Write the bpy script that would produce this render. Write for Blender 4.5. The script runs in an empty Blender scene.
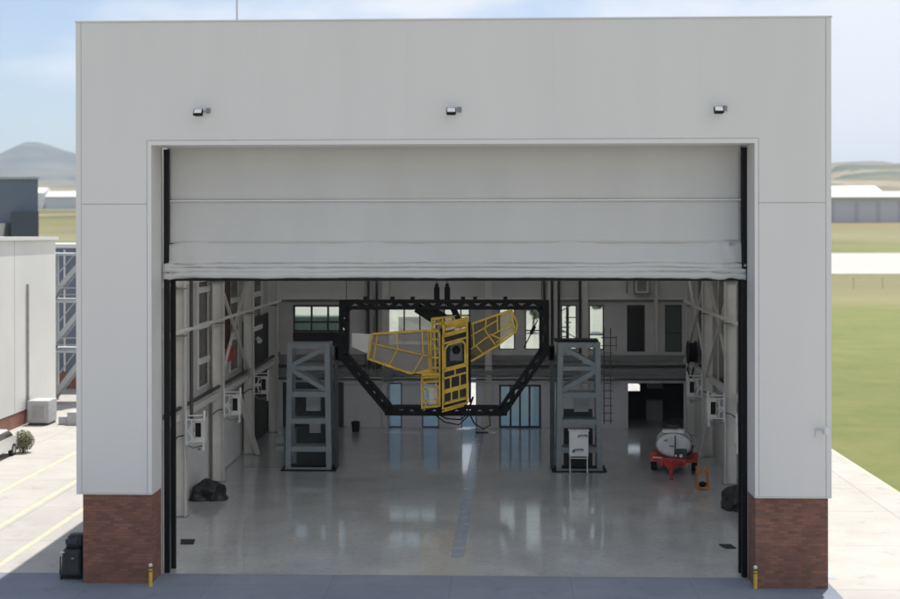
import bpy, bmesh, math, random
from mathutils import Vector, Matrix, noise, Euler
random.seed(7)
R = math.radians
sc = bpy.context.scene
col = sc.collection

# ------------------------------------------------------------------ materials
def mat(name, color, rough=.6, metal=0.0, var=.12, scale=3.0, bump=0.0, bscale=60.0, spec=.5, dirt=None, stretch=(1, 1, 1), alpha=1.0):
    m = bpy.data.materials.new(name); m.use_nodes = True
    nt = m.node_tree; N = nt.nodes; L = nt.links
    b = N['Principled BSDF']
    b.inputs['Roughness'].default_value = rough
    b.inputs['Metallic'].default_value = metal
    b.inputs['Specular IOR Level'].default_value = spec
    tc = N.new('ShaderNodeTexCoord'); mp = N.new('ShaderNodeMapping'); mp.inputs['Scale'].default_value = stretch
    L.new(tc.outputs['Object'], mp.inputs['Vector'])
    nz = N.new('ShaderNodeTexNoise'); nz.inputs['Scale'].default_value = scale; nz.inputs['Detail'].default_value = 6
    nz.inputs['Roughness'].default_value = .6
    L.new(mp.outputs[0], nz.inputs['Vector'])
    cr = N.new('ShaderNodeValToRGB')
    c = color
    cr.color_ramp.elements[0].position = .3; cr.color_ramp.elements[1].position = .7
    cr.color_ramp.elements[0].color = (c[0]*(1-var), c[1]*(1-var), c[2]*(1-var), 1)
    cr.color_ramp.elements[1].color = (min(1, c[0]*(1+var)), min(1, c[1]*(1+var)), min(1, c[2]*(1+var)), 1)
    L.new(nz.outputs['Fac'], cr.inputs[0])
    out = cr.outputs[0]
    if dirt:
        n2 = N.new('ShaderNodeTexNoise'); n2.inputs['Scale'].default_value = scale*.37; n2.inputs['Detail'].default_value = 8
        L.new(mp.outputs[0], n2.inputs['Vector'])
        r2 = N.new('ShaderNodeValToRGB'); r2.color_ramp.elements[0].position = .48; r2.color_ramp.elements[1].position = .75
        L.new(n2.outputs['Fac'], r2.inputs[0])
        mx = N.new('ShaderNodeMixRGB'); mx.inputs[2].default_value = (*dirt, 1)
        L.new(r2.outputs[0], mx.inputs[0]); L.new(out, mx.inputs[1]); out = mx.outputs[0]
    L.new(out, b.inputs['Base Color'])
    mr = N.new('ShaderNodeMapRange'); mr.inputs[3].default_value = max(.02, rough-.1); mr.inputs[4].default_value = min(1, rough+.1)
    L.new(nz.outputs['Fac'], mr.inputs[0]); L.new(mr.outputs[0], b.inputs['Roughness'])
    if bump:
        n3 = N.new('ShaderNodeTexNoise'); n3.inputs['Scale'].default_value = bscale; n3.inputs['Detail'].default_value = 4
        L.new(tc.outputs['Object'], n3.inputs['Vector'])
        bp = N.new('ShaderNodeBump'); bp.inputs['Strength'].default_value = bump; bp.inputs['Distance'].default_value = .02
        L.new(n3.outputs['Fac'], bp.inputs['Height']); L.new(bp.outputs[0], b.inputs['Normal'])
    return m

def glass(name, tint, gl=.12, haze=0.0, hcol=(.5, .5, .5)):
    m = bpy.data.materials.new(name); m.use_nodes = True
    nt = m.node_tree; N = nt.nodes; L = nt.links; N.clear()
    o = N.new('ShaderNodeOutputMaterial'); t = N.new('ShaderNodeBsdfTransparent'); t.inputs[0].default_value = (*tint, 1)
    g = N.new('ShaderNodeBsdfGlossy'); g.inputs['Roughness'].default_value = .04; g.inputs[0].default_value = (.9, .9, .9, 1)
    mx = N.new('ShaderNodeMixShader'); lw = N.new('ShaderNodeLayerWeight'); lw.inputs[0].default_value = .25
    mu = N.new('ShaderNodeMath'); mu.operation = 'MULTIPLY_ADD'; mu.inputs[1].default_value = .5; mu.inputs[2].default_value = gl*.4
    L.new(lw.outputs['Fresnel'], mu.inputs[0]); L.new(mu.outputs[0], mx.inputs[0])
    L.new(t.outputs[0], mx.inputs[1]); L.new(g.outputs[0], mx.inputs[2])
    src = mx.outputs[0]
    if haze:
        d = N.new('ShaderNodeBsdfDiffuse'); d.inputs[0].default_value = (*hcol, 1)
        m2 = N.new('ShaderNodeMixShader'); m2.inputs[0].default_value = haze
        L.new(src, m2.inputs[1]); L.new(d.outputs[0], m2.inputs[2]); src = m2.outputs[0]
    L.new(src, o.inputs[0])
    return m

def brick_mat(name, c1, c2, mortar):
    m = bpy.data.materials.new(name); m.use_nodes = True
    nt = m.node_tree; N = nt.nodes; L = nt.links; b = N['Principled BSDF']; b.inputs['Roughness'].default_value = .85
    tc = N.new('ShaderNodeTexCoord'); sx = N.new('ShaderNodeSeparateXYZ'); L.new(tc.outputs['Object'], sx.inputs[0])
    ad = N.new('ShaderNodeMath'); ad.operation = 'ADD'; L.new(sx.outputs[0], ad.inputs[0]); L.new(sx.outputs[1], ad.inputs[1])
    cb = N.new('ShaderNodeCombineXYZ'); L.new(ad.outputs[0], cb.inputs[0]); L.new(sx.outputs[2], cb.inputs[1])
    br = N.new('ShaderNodeTexBrick'); br.inputs['Scale'].default_value = 1; br.inputs['Brick Width'].default_value = .3
    br.inputs['Row Height'].default_value = .1; br.inputs['Mortar Size'].default_value = .012
    br.inputs['Color1'].default_value = (*c1, 1); br.inputs['Color2'].default_value = (*c2, 1); br.inputs['Mortar'].default_value = (*mortar, 1)
    L.new(cb.outputs[0], br.inputs['Vector'])
    nz = N.new('ShaderNodeTexNoise'); nz.inputs['Scale'].default_value = 1.1; nz.inputs['Detail'].default_value = 8; L.new(tc.outputs['Object'], nz.inputs['Vector'])
    mr = N.new('ShaderNodeMapRange'); mr.inputs[3].default_value = .55; mr.inputs[4].default_value = 1.4; L.new(nz.outputs['Fac'], mr.inputs[0])
    mx = N.new('ShaderNodeMixRGB'); mx.blend_type = 'MULTIPLY'; mx.inputs[0].default_value = 1
    L.new(br.outputs['Color'], mx.inputs[1]); L.new(mr.outputs[0], mx.inputs[2]); L.new(mx.outputs[0], b.inputs['Base Color'])
    bp = N.new('ShaderNodeBump'); bp.inputs['Strength'].default_value = .5; bp.inputs['Distance'].default_value = .01; bp.invert = True
    L.new(br.outputs['Fac'], bp.inputs['Height']); L.new(bp.outputs[0], b.inputs['Normal'])
    return m

M = {}
M['clad'] = mat('cladding_paint', (.635, .62, .60), .45, var=.012, scale=1.3, bump=.05, bscale=1.2, dirt=(.61, .596, .577), stretch=(1, 1, .12))
M['trim'] = mat('trim_paint', (.655, .64, .62), .4, var=.02)
M['joint'] = mat('joint_seal', (.33, .33, .33), .8)
M['brick'] = brick_mat('red_brick', (.29, .115, .07), (.17, .07, .048), (.12, .10, .085))
M['black'] = mat('black_paint', (.0035, .0035, .004), .6, var=.3, spec=.25)
M['rubber'] = mat('rubber', (.015, .015, .015), .85, var=.3)
M['fabric'] = mat('door_fabric', (.50, .495, .48), .6, var=.04, scale=.8, bump=.16, bscale=2.2, stretch=(1, 1, .25))
M['seam'] = mat('seam_tape', (.72, .72, .72), .5, var=.04)
M['steel_w'] = mat('cream_steel_paint', (.68, .66, .62), .5, var=.07, scale=2)
M['steel_g'] = mat('blue_grey_steel', (.20, .235, .25), .4, var=.1, scale=4)
M['wall_in'] = mat('inner_wall_paint', (.60, .59, .575), .7, var=.06, scale=.7, dirt=(.53, .52, .51))
M['wall_low'] = mat('lower_wall_panel', (.74, .73, .77), .45, var=.03, scale=.8)
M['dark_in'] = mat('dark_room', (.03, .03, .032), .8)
M['frame'] = mat('window_frame', (.015, .016, .018), .4)
M['white'] = mat('white_enamel', (.72, .73, .73), .35, var=.04)
M['silver'] = mat('galvanised', (.62, .63, .64), .3, metal=.6, var=.08)
M['chrome'] = mat('polished_pipe', (.88, .88, .88), .12, metal=1.0, var=.03)
M['yellow'] = mat('yellow_paint', (.80, .53, .04), .4, var=.14, scale=5, dirt=(.55, .35, .03))
M['yellow2'] = mat('bollard_yellow', (.62, .42, .04), .5, var=.12, scale=9)
M['orange'] = mat('orange_paint', (.55, .20, .03), .45, var=.15)
M['red'] = mat('red_paint', (.45, .035, .02), .4, var=.15, scale=5, dirt=(.25, .03, .02))
M['brightred'] = mat('red_panel', (.55, .03, .03), .45)
M['dgrey'] = mat('charcoal_panel', (.045, .045, .045), .8, var=.3, scale=3, stretch=(4, 4, .3))
M['rust'] = mat('rust_curtain', (.085, .035, .024), .8, var=.3, scale=4, stretch=(3, 3, .3))
M['tarp'] = mat('black_tarp', (.014, .014, .015), .5, var=.4, scale=4, bump=.5, bscale=6)
M['tank'] = mat('tank_white', (.62, .64, .66), .35, var=.06, scale=3, dirt=(.5, .5, .5))
M['pipe_d'] = mat('dark_pipe', (.05, .05, .052), .5)
M['tray'] = mat('cable_tray', (.22, .22, .22), .55)
M['bluemark'] = mat('blue_grey_handle', (.12, .17, .2), .4)
M['glass_c'] = glass('clear_glass', (.80, .84, .80), .1)
M['glass_b'] = glass('blue_film_glass', (.33, .43, .49), .2, .2, (.2, .30, .36))
M['glass_f'] = glass('frosted_glass', (.25, .28, .28), .2, .75, (.13, .15, .15))
M['glass_k'] = mat('smoked_glass', (.006, .006, .007), .15, spec=.6)
M['glass_s'] = mat('brown_side_glass', (.055, .048, .045), .25, var=.25, scale=1.5)
M['mesh'] = glass('wing_mesh_light', (.85, .85, .85), .0, .62, (.40, .38, .37))
M['mesh2'] = glass('wing_mesh_dull', (.85, .8, .7), .0, .45, (.19, .165, .11))
M['lens'] = mat('lamp_lens', (.8, .8, .8), .15, var=.02)
M['carwhite'] = mat('car_white', (.68, .68, .67), .25, var=.03)
M['leaf'] = mat('foliage', (.075, .11, .03), .6, var=.45, scale=1.2)
M['trunk'] = mat('bark', (.09, .065, .045), .9, var=.3)
M['bgrey'] = mat('blue_grey_cladding', (.13, .155, .20), .5, var=.06, scale=.3)
M['bgrey2'] = mat('slate_panel', (.06, .075, .10), .5, var=.1)
M['annexwhite'] = mat('annex_render', (.66, .66, .64), .6, var=.05, scale=.3, dirt=(.58, .58, .56))
M['brickpale'] = brick_mat('annex_brick', (.30, .115, .075), (.23, .09, .06), (.2, .15, .13))
M['annexroof'] = mat('annex_roof', (.4, .41, .42), .7)
M['farroof'] = mat('far_roof', (.70, .70, .70), .6)
M['farwall'] = mat('far_wall', (.50, .51, .54), .6)
M['farbay'] = mat('far_bay', (.40, .41, .44), .6)
M['yline'] = mat('yellow_marking', (.50, .45, .33), .7, var=.15, scale=2)

# ------------------------------------------------------------------ mesh builder
class MB:
    def __init__(self): self.v = []; self.f = []
    def quadstrip(self, a, b):
        n = len(a)
        for i in range(n): self.f.append((a[i], a[(i+1) % n], b[(i+1) % n], b[i]))
    def add(self, vs, fs):
        o = len(self.v); self.v += [Vector(p) for p in vs]; self.f += [tuple(i+o for i in f) for f in fs]
        return self
    def box(self, x0, x1, y0, y1, z0, z1):
        vs = [(x0, y0, z0), (x1, y0, z0), (x1, y1, z0), (x0, y1, z0), (x0, y0, z1), (x1, y0, z1), (x1, y1, z1), (x0, y1, z1)]
        return self.add(vs, [(0, 3, 2, 1), (4, 5, 6, 7), (0, 1, 5, 4), (1, 2, 6, 5), (2, 3, 7, 6), (3, 0, 4, 7)])
    def bar(self, a, b, w, h=None, up=(0, 0, 1)):
        a = Vector(a); b = Vector(b); h = w if h is None else h
        d = (b-a).normalized(); u = Vector(up)
        if abs(d.dot(u)) > .98: u = Vector((0, 1, 0))
        s = d.cross(u).normalized()*w/2; t = s.cross(d).normalized()*h/2
        vs = [a-s-t, a+s-t, a+s+t, a-s+t, b-s-t, b+s-t, b+s+t, b-s+t]
        return self.add(vs, [(0, 1, 2, 3), (7, 6, 5, 4), (0, 4, 5, 1), (1, 5, 6, 2), (2, 6, 7, 3), (3, 7, 4, 0)])
    def tube(self, pts, r, n=8, r2=None):
        pts = [Vector(p) for p in pts]; rings = []
        for i, p in enumerate(pts):
            if i == 0: d = pts[1]-p
            elif i == len(pts)-1: d = p-pts[i-1]
            else: d = (pts[i+1]-pts[i-1])
            d.normalize(); u = Vector((0, 0, 1)) if abs(d.z) < .95 else Vector((0, 1, 0))
            s = d.cross(u).normalized(); t = s.cross(d).normalized()
            rr = r if r2 is None else r+(r2-r)*i/(len(pts)-1)
            o = len(self.v)
            self.v += [p+s*rr*math.cos(2*math.pi*k/n)+t*rr*math.sin(2*math.pi*k/n) for k in range(n)]
            rings.append(list(range(o, o+n)))
        for a, b in zip(rings, rings[1:]): self.quadstrip(a, b)
        self.f.append(tuple(reversed(rings[0]))); self.f.append(tuple(rings[-1]))
        return self
    def prism(self, outline, axis, a, b):
        # outline: 2-D points; axis 'x','y','z' extruded from a to b
        def P(p, t): return {'x': (t, p[0], p[1]), 'y': (p[0], t, p[1]), 'z': (p[0], p[1], t)}[axis]
        n = len(outline); o = len(self.v)
        self.v += [Vector(P(p, a)) for p in outline]+[Vector(P(p, b)) for p in outline]
        A = list(range(o, o+n)); B = list(range(o+n, o+2*n))
        self.quadstrip(A, B); self.f.append(tuple(reversed(A))); self.f.append(tuple(B))
        return self
    def loft(self, rings):
        ids = []
        for r in rings:
            o = len(self.v); self.v += [Vector(p) for p in r]; ids.append(list(range(o, o+len(r))))
        for a, b in zip(ids, ids[1:]): self.quadstrip(a, b)
        self.f.append(tuple(reversed(ids[0]))); self.f.append(tuple(ids[-1]))
        return self
    def ell(self, c, rx, ry, rz, n=12, m=8):
        rings = []
        for j in range(1, m):
            th = math.pi*j/m
            rings.append([(c[0]+rx*math.sin(th)*math.cos(2*math.pi*k/n), c[1]+ry*math.sin(th)*math.sin(2*math.pi*k/n), c[2]-rz*math.cos(th)) for k in range(n)])
        return self.loft(rings)
    def build(self, name, m, parent=None, base=None, smooth=False, bevel=0):
        me = bpy.data.meshes.new(name)
        if parent is not None:
            off = Vector((0, 0, 0)); q = parent
            while q is not None: off += q.location; q = q.parent
        elif base is not None: off = Vector(base)
        else: off = Vector((0, 0, 0))
        me.from_pydata([v-off for v in self.v], [], self.f); me.update()
        bm = bmesh.new(); bm.from_mesh(me); bmesh.ops.recalc_face_normals(bm, faces=bm.faces); bm.to_mesh(me); bm.free()
        o = bpy.data.objects.new(name, me); col.objects.link(o)
        if parent is not None: o.parent = parent
        elif base is not None: o.location = base
        if isinstance(m, (list, tuple)):
            for q in m: me.materials.append(q)
        elif m: me.materials.append(m)
        if smooth:
            for p in me.polygons: p.use_smooth = True
        if bevel:
            bv = o.modifiers.new('bevel', 'BEVEL'); bv.width = bevel; bv.segments = 2; bv.limit_method = 'ANGLE'
        return o

def tag(o, label=None, cat=None, group=None, kind=None):
    if label: o['label'] = label
    if cat: o['category'] = cat
    if group: o['group'] = group
    if kind: o['kind'] = kind
    return o
def thing(name, label, cat, loc=(0, 0, 0), group=None):
    o = bpy.data.objects.new(name, None); col.objects.link(o); o.location = loc; o.empty_display_size = .2
    return tag(o, label, cat, group)
def kids(o): return [c for c in bpy.data.objects if c.parent is o]
def copy_tree(o, parent=None):
    c = o.copy(); col.objects.link(c)
    if parent is not None: c.parent = parent
    for ch in kids(o): copy_tree(ch, c)
    return c
def box(name, m, parent, *a, **k): return MB().box(*a).build(name, m, parent, **k)

# ------------------------------------------------------------------ terrain (one sheet to the horizon)
def smooth(a, b, t):
    t = max(0, min(1, (t-a)/(b-a))); return t*t*(3-2*t)
def terr(x, y):
    z = 0.0
    if y > 250: z += .013*(min(y, 500)-250)
    if y > 500: z += .033*(min(y, 1000)-500)
    if y > 1000: z += .030*(min(y, 3000)-1000)
    if y > 3000: z += .022*(y-3000)
    if y > 1100:
        w = smooth(1100, 3200, y)
        z += w*18*noise.noise((x/520, y/700, 3.1))
        r = smooth(3000, 5000, y)
        z += r*(85+55*noise.noise((x/900, y/1500, 1.7))+26*noise.noise((x/300, y/500, 5.2)))
        z += 75*math.exp(-((x-1750)/330)**2-((y-6200)/900)**2)
        z += 40*math.exp(-((x-1450)/160)**2-((y-6000)/900)**2)
    if y > 6000:
        r = smooth(6000, 9000, y)
        z += r*(60+130*noise.noise((x/1500, y/2500, 9.3))+60*noise.noise((x/420, y/900, 4.4)))
        z += 170*math.exp(-((x+3230)/300)**2-((y-9000)/1100)**2)
        z += 120*math.exp(-((x+3000)/1000)**2-((y-9200)/1100)**2)
    return z
mb = MB()
ys = [-700, -400, -200, -80, 0, 60, 120, 180, 250, 300, 360, 430, 500, 580, 660, 760, 880, 1000]
y = 1000
while y < 11000: y *= 1.055; ys.append(y)
nt_ = 260
for y in ys:
    hw = 620+1.15*max(0, y)
    for i in range(nt_+1):
        x = (2*i/nt_-1)*hw
        mb.v.append(Vector((x, y, terr(x, y)-(.03))))
for j in range(len(ys)-1):
    for i in range(nt_):
        a = j*(nt_+1)+i; mb.f.append((a, a+1, a+nt_+2, a+nt_+1))
def terrain_mat():
    m = bpy.data.materials.new('terrain'); m.use_nodes = True
    nt = m.node_tree; N = nt.nodes; L = nt.links; b = N['Principled BSDF']; b.inputs['Roughness'].default_value = .95; b.inputs['Specular IOR Level'].default_value = .1
    tc = N.new('ShaderNodeTexCoord')
    # farm fields
    mp = N.new('ShaderNodeMapping'); mp.inputs['Scale'].default_value = (1/380, 1/300, 0); mp.inputs['Rotation'].default_value = (0, 0, .35); L.new(tc.outputs['Object'], mp.inputs[0])
    vo = N.new('ShaderNodeTexVoronoi'); vo.inputs['Scale'].default_value = 1; vo.distance = 'CHEBYCHEV'; L.new(mp.outputs[0], vo.inputs['Vector'])
    sx = N.new('ShaderNodeSeparateColor'); L.new(vo.outputs['Color'], sx.inputs[0])
    cr = N.new('ShaderNodeValToRGB'); e = cr.color_ramp.elements; cr.color_ramp.interpolation = 'CONSTANT'
    e[0].position = 0; e[0].color = (.23, .185, .095, 1); e[1].position = .3; e[1].color = (.115, .125, .045, 1)
    for p, c in ((.5, (.29, .225, .125)), (.68, (.155, .15, .06)), (.82, (.33, .27, .165)), (.93, (.085, .10, .04))):
        k = e.new(p); k.color = (*c, 1)
    L.new(sx.outputs[0], cr.inputs[0])
    # near grass
    n1 = N.new('ShaderNodeTexNoise'); n1.inputs['Scale'].default_value = .16; n1.inputs['Detail'].default_value = 14; n1.inputs['Roughness'].default_value = .82; L.new(tc.outputs['Object'], n1.inputs['Vector'])
    g = N.new('ShaderNodeValToRGB'); g.color_ramp.elements[0].position = .32; g.color_ramp.elements[0].color = (.13, .165, .055, 1)
    g.color_ramp.elements[1].position = .72; g.color_ramp.elements[1].color = (.22, .215, .09, 1); L.new(n1.outputs['Fac'], g.inputs[0])
    # dry strip 190..300 and 440..620 m
    sy = N.new('ShaderNodeSeparateXYZ'); L.new(tc.outputs['Object'], sy.inputs[0])
    n2 = N.new('ShaderNodeTexNoise'); n2.inputs['Scale'].default_value = .02; n2.inputs['Detail'].default_value = 6; L.new(tc.outputs['Object'], n2.inputs['Vector'])
    ma = N.new('ShaderNodeMath'); ma.operation = 'MULTIPLY_ADD'; ma.inputs[1].default_value = 60; L.new(n2.outputs['Fac'], ma.inputs[0]); L.new(sy.outputs[1], ma.inputs[2])
    dr = N.new('ShaderNodeValToRGB'); d = dr.color_ramp.elements; dr.color_ramp.interpolation = 'LINEAR'
    d[0].position = 0; d[0].color = (0, 0, 0, 1); d[1].position = .195; d[1].color = (0, 0, 0, 1)
    for p, vv in ((.215, .8), (.40, .9), (.55, .2), (.62, .1), (.66, .9), (.9, .75), (1, .8)):
        k = d.new(p); k.color = (vv, vv, vv, 1)
    dv = N.new('ShaderNodeMath'); dv.operation = 'DIVIDE'; dv.inputs[1].default_value = 1000; L.new(ma.outputs[0], dv.inputs[0]); L.new(dv.outputs[0], dr.inputs[0])
    mx = N.new('ShaderNodeMixRGB'); mx.inputs[2].default_value = (.225, .205, .115, 1); L.new(dr.outputs[0], mx.inputs[0]); L.new(g.outputs[0], mx.inputs[1])
    far = N.new('ShaderNodeMapRange'); far.inputs[1].default_value = 800; far.inputs[2].default_value = 1000; L.new(ma.outputs[0], far.inputs[0])
    m2 = N.new('ShaderNodeMixRGB'); L.new(far.outputs[0], m2.inputs[0]); L.new(mx.outputs[0], m2.inputs[1]); L.new(cr.outputs[0], m2.inputs[2])
    n4 = N.new('ShaderNodeTexNoise'); n4.inputs['Scale'].default_value = .006; n4.inputs['Detail'].default_value = 9; L.new(tc.outputs['Object'], n4.inputs['Vector'])
    r4 = N.new('ShaderNodeMapRange'); r4.inputs[1].default_value = .3; r4.inputs[2].default_value = .7; r4.inputs[3].default_value = .7; r4.inputs[4].default_value = 1.25; L.new(n4.outputs['Fac'], r4.inputs[0])
    m3 = N.new('ShaderNodeMixRGB'); m3.blend_type = 'MULTIPLY'; m3.inputs[0].default_value = 1; L.new(m2.outputs[0], m3.inputs[1]); L.new(r4.outputs[0], m3.inputs[2])
    fm = N.new('ShaderNodeMapRange'); fm.inputs[1].default_value = 5200; fm.inputs[2].default_value = 7500; L.new(ma.outputs[0], fm.inputs[0])
    n5 = N.new('ShaderNodeTexNoise'); n5.inputs['Scale'].default_value = .003; n5.inputs['Detail'].default_value = 9; L.new(tc.outputs['Object'], n5.inputs['Vector'])
    c5 = N.new('ShaderNodeValToRGB'); c5.color_ramp.elements[0].position = .38; c5.color_ramp.elements[0].color = (.035, .045, .03, 1); c5.color_ramp.elements[1].position = .68; c5.color_ramp.elements[1].color = (.15, .14, .09, 1); L.new(n5.outputs['Fac'], c5.inputs[0])
    m5 = N.new('ShaderNodeMixRGB'); L.new(fm.outputs[0], m5.inputs[0]); L.new(m3.outputs[0], m5.inputs[1]); L.new(c5.outputs[0], m5.inputs[2])
    L.new(m5.outputs[0], b.inputs['Base Color'])
    return m
tag(mb.build('ground', terrain_mat(), smooth=True), kind='structure')

def concrete_mat(name, c1, c2, joint, tile, jw=.012):
    m = bpy.data.materials.new(name); m.use_nodes = True
    nt = m.node_tree; N = nt.nodes; L = nt.links; b = N['Principled BSDF']; b.inputs['Roughness'].default_value = .85
    tc = N.new('ShaderNodeTexCoord')
    n1 = N.new('ShaderNodeTexNoise'); n1.inputs['Scale'].default_value = .35; n1.inputs['Detail'].default_value = 10; n1.inputs['Roughness'].default_value = .65; L.new(tc.outputs['Object'], n1.inputs['Vector'])
    cr = N.new('ShaderNodeValToRGB'); cr.color_ramp.elements[0].position = .3; cr.color_ramp.elements[0].color = (*c1, 1); cr.color_ramp.elements[1].position = .7; cr.color_ramp.elements[1].color = (*c2, 1); L.new(n1.outputs['Fac'], cr.inputs[0])
    br = N.new('ShaderNodeTexBrick'); br.offset = 0; br.inputs['Scale'].default_value = 1; br.inputs['Brick Width'].default_value = tile; br.inputs['Row Height'].default_value = tile
    br.inputs['Mortar Size'].default_value = jw; br.inputs['Color1'].default_value = (1, 1, 1, 1); br.inputs['Color2'].default_value = (.93, .93, .93, 1); br.inputs['Mortar'].default_value = (*joint, 1); L.new(tc.outputs['Object'], br.inputs['Vector'])
    mx = N.new('ShaderNodeMixRGB'); mx.blend_type = 'MULTIPLY'; mx.inputs[0].default_value = 1; L.new(cr.outputs[0], mx.inputs[1]); L.new(br.outputs['Color'], mx.inputs[2])
    n6 = N.new('ShaderNodeTexNoise'); n6.inputs['Scale'].default_value = .9; n6.inputs['Detail'].default_value = 12; n6.inputs['Roughness'].default_value = .75; L.new(tc.outputs['Object'], n6.inputs['Vector'])
    r6 = N.new('ShaderNodeValToRGB'); r6.color_ramp.elements[0].position = .55; r6.color_ramp.elements[0].color = (1, 1, 1, 1); r6.color_ramp.elements[1].position = .74; r6.color_ramp.elements[1].color = (.62, .6, .58, 1); L.new(n6.outputs['Fac'], r6.inputs[0])
    mq = N.new('ShaderNodeMixRGB'); mq.blend_type = 'MULTIPLY'; mq.inputs[0].default_value = .8; L.new(mx.outputs[0], mq.inputs[1]); L.new(r6.outputs[0], mq.inputs[2])
    L.new(mq.outputs[0], b.inputs['Base Color'])
    n3 = N.new('ShaderNodeTexNoise'); n3.inputs['Scale'].default_value = 25; n3.inputs['Detail'].default_value = 5; L.new(tc.outputs['Object'], n3.inputs['Vector'])
    bp = N.new('ShaderNodeBump'); bp.inputs['Strength'].default_value = .15; bp.inputs['Distance'].default_value = .01; L.new(n3.outputs['Fac'], bp.inputs['Height']); L.new(bp.outputs[0], b.inputs['Normal'])
    return m
M['apron'] = concrete_mat('apron_concrete', (.36, .345, .32), (.44, .425, .40), (.72, .72, .72), 6.0, .03)
M['runway'] = concrete_mat('runway_concrete', (.40, .39, .36), (.48, .47, .44), (.8, .8, .8), 30, .2)
def sheet(name, m, outline, z):
    o = MB().add([(p[0], p[1], z) for p in outline], [tuple(range(len(outline)))]).build(name, m)
    return tag(o, kind='structure')
sheet('apron', M['apron'], [(-70, -90), (60, -90), (60, -2.5), (19.7, -2.5), (19.7, 240), (-60, 240), (-60, 150), (-20, 90), (-20, 62), (-70, 62)], 0.0)
M['slab'] = concrete_mat('front_slab_concrete', (.15, .175, .22), (.20, .225, .265), (.8, .8, .8), 4.0, .02)
sheet('front_slab', M['slab'], [(-40, -9), (12.6, -9), (12.6, 1.29), (-40, 1.29)], .004)
# yellow taxi lines on the apron left of the hangar
for i, x in enumerate((-20.9, -18.3, -16.0)):
    sheet('yellow_line', M['yline'], [(x-.13, -30), (x+.13, -30), (x+.13, 60), (x-.13, 60)], .004)
sheet('yellow_line', M['yline'], [(19.45, -2.5), (19.62, -2.5), (19.62, 62), (19.45, 62)], .004)
# runway, following the terrain
mb = MB()
yy = [305, 340, 380, 430, 470, 497]
for y in yy:
    mb.v += [Vector((-900, y, terr(0, y)+.02)), Vector((900, y, terr(0, y)+.02))]
for i in range(len(yy)-1): mb.f.append((2*i, 2*i+1, 2*i+3, 2*i+2))
tag(mb.build('runway', M['runway']), kind='structure')
mb = MB()
for y in (640, 652): mb.v += [Vector((-900, y+4, terr(0, y)+.03)), Vector((900, y+34, terr(0, y)+.35))]
mb.f.append((0, 1, 3, 2)); tag(mb.build('road', M['runway']), kind='structure')

# ------------------------------------------------------------------ hangar
ZT, ZO, ZP = 18.76, 14.65, 3.02
OX = (-9.96, 10.01)
H = thing('hangar', 'large pale grey hangar with red brick plinths and its fabric door half raised', 'hangar', (0, 17, 0))
# front portal cladding (one folded shape: legs, lintel, returns)
mb = MB()
mb.box(-12.5, OX[0], 0, 1.3, ZP, ZO); mb.box(OX[1], 12.5, 0, 1.3, ZP, ZO); mb.box(-12.5, 12.5, 0, 1.3, ZO, ZT)
# drop the doubled inner faces of lintel/legs by building from outline instead
mb = MB(); mb.prism([(-12.5, ZP), (OX[0], ZP), (OX[0], ZO), (OX[1], ZO), (OX[1], ZP), (12.5, ZP), (12.5, ZT), (-12.5, ZT)], 'y', 0, 1.3)
mb.build('cladding', M['clad'], H, bevel=.015)
# panel joints: shallow dark strips 3 mm proud
mb = MB()
for a, b in ((-12.3, -10.12), (10.1, 12.3)): mb.box(a, b, -.003, .01, 12.675, 12.7)
mb.box(-10.12, -10.1, -.003, .01, ZP+.01, 14.80); mb.box(10.13, 10.15, -.003, .01, ZP+.01, 14.80); mb.box(-10.12, 10.15, -.003, .01, 14.80, 14.82)
mb.box(-12.33, -12.315, -.003, .01, ZP+.01, ZT-.02); mb.box(12.315, 12.33, -.003, .01, ZP+.01, ZT-.02)
mb.build('panel_joint', M['joint'], H)
M['fine'] = mat('fine_seam', (.54, .54, .54), .6)
for x in (-6.2, -1.4, 3.4, 8.2): MB().box(x, x+.006, -.002, .01, 14.83, ZT-.02).build('panel_seam', M['fine'], H)
# opening surround
mb = MB(); mb.prism([(OX[0]-.13, ZP+.02), (OX[0], ZP+.02), (OX[0], ZO), (OX[1], ZO), (OX[1], ZP+.02), (OX[1]+.11, ZP+.02), (OX[1]+.11, ZO+.14), (OX[0]-.13, ZO+.14)], 'y', -.006, .02)
mb.build('opening_trim', M['trim'], H)
# corner trims, coping, drip edge
mb = MB(); mb.box(-12.503, -12.34, -.006, .02, ZP, ZT-.01); mb.build('corner_trim', M['clad'], H)
mb = MB(); mb.box(12.34, 12.503, -.006, .02, ZP, ZT-.01); mb.build('corner_trim', M['clad'], H)
mb = MB(); mb.box(-12.53, 12.53, -.03, 1.34, ZT, ZT+.05); mb.build('coping', M['clad'], H)
for a, b in ((-12.5, OX[0]+.005), (OX[1]-.005, 12.5)):
    mb = MB(); mb.box(a-.004, b+.004, -.012, 1.2, ZP-.035, ZP-.003); mb.build('drip_edge', M['trim'], H)
# brick plinths
for a, b in ((-12.3, -9.99), (10.03, 12.4)):
    mb = MB(); mb.box(a, b, .05, 1.28, 0, ZP-.04); mb.build('brick_plinth', M['brick'], H)
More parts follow.
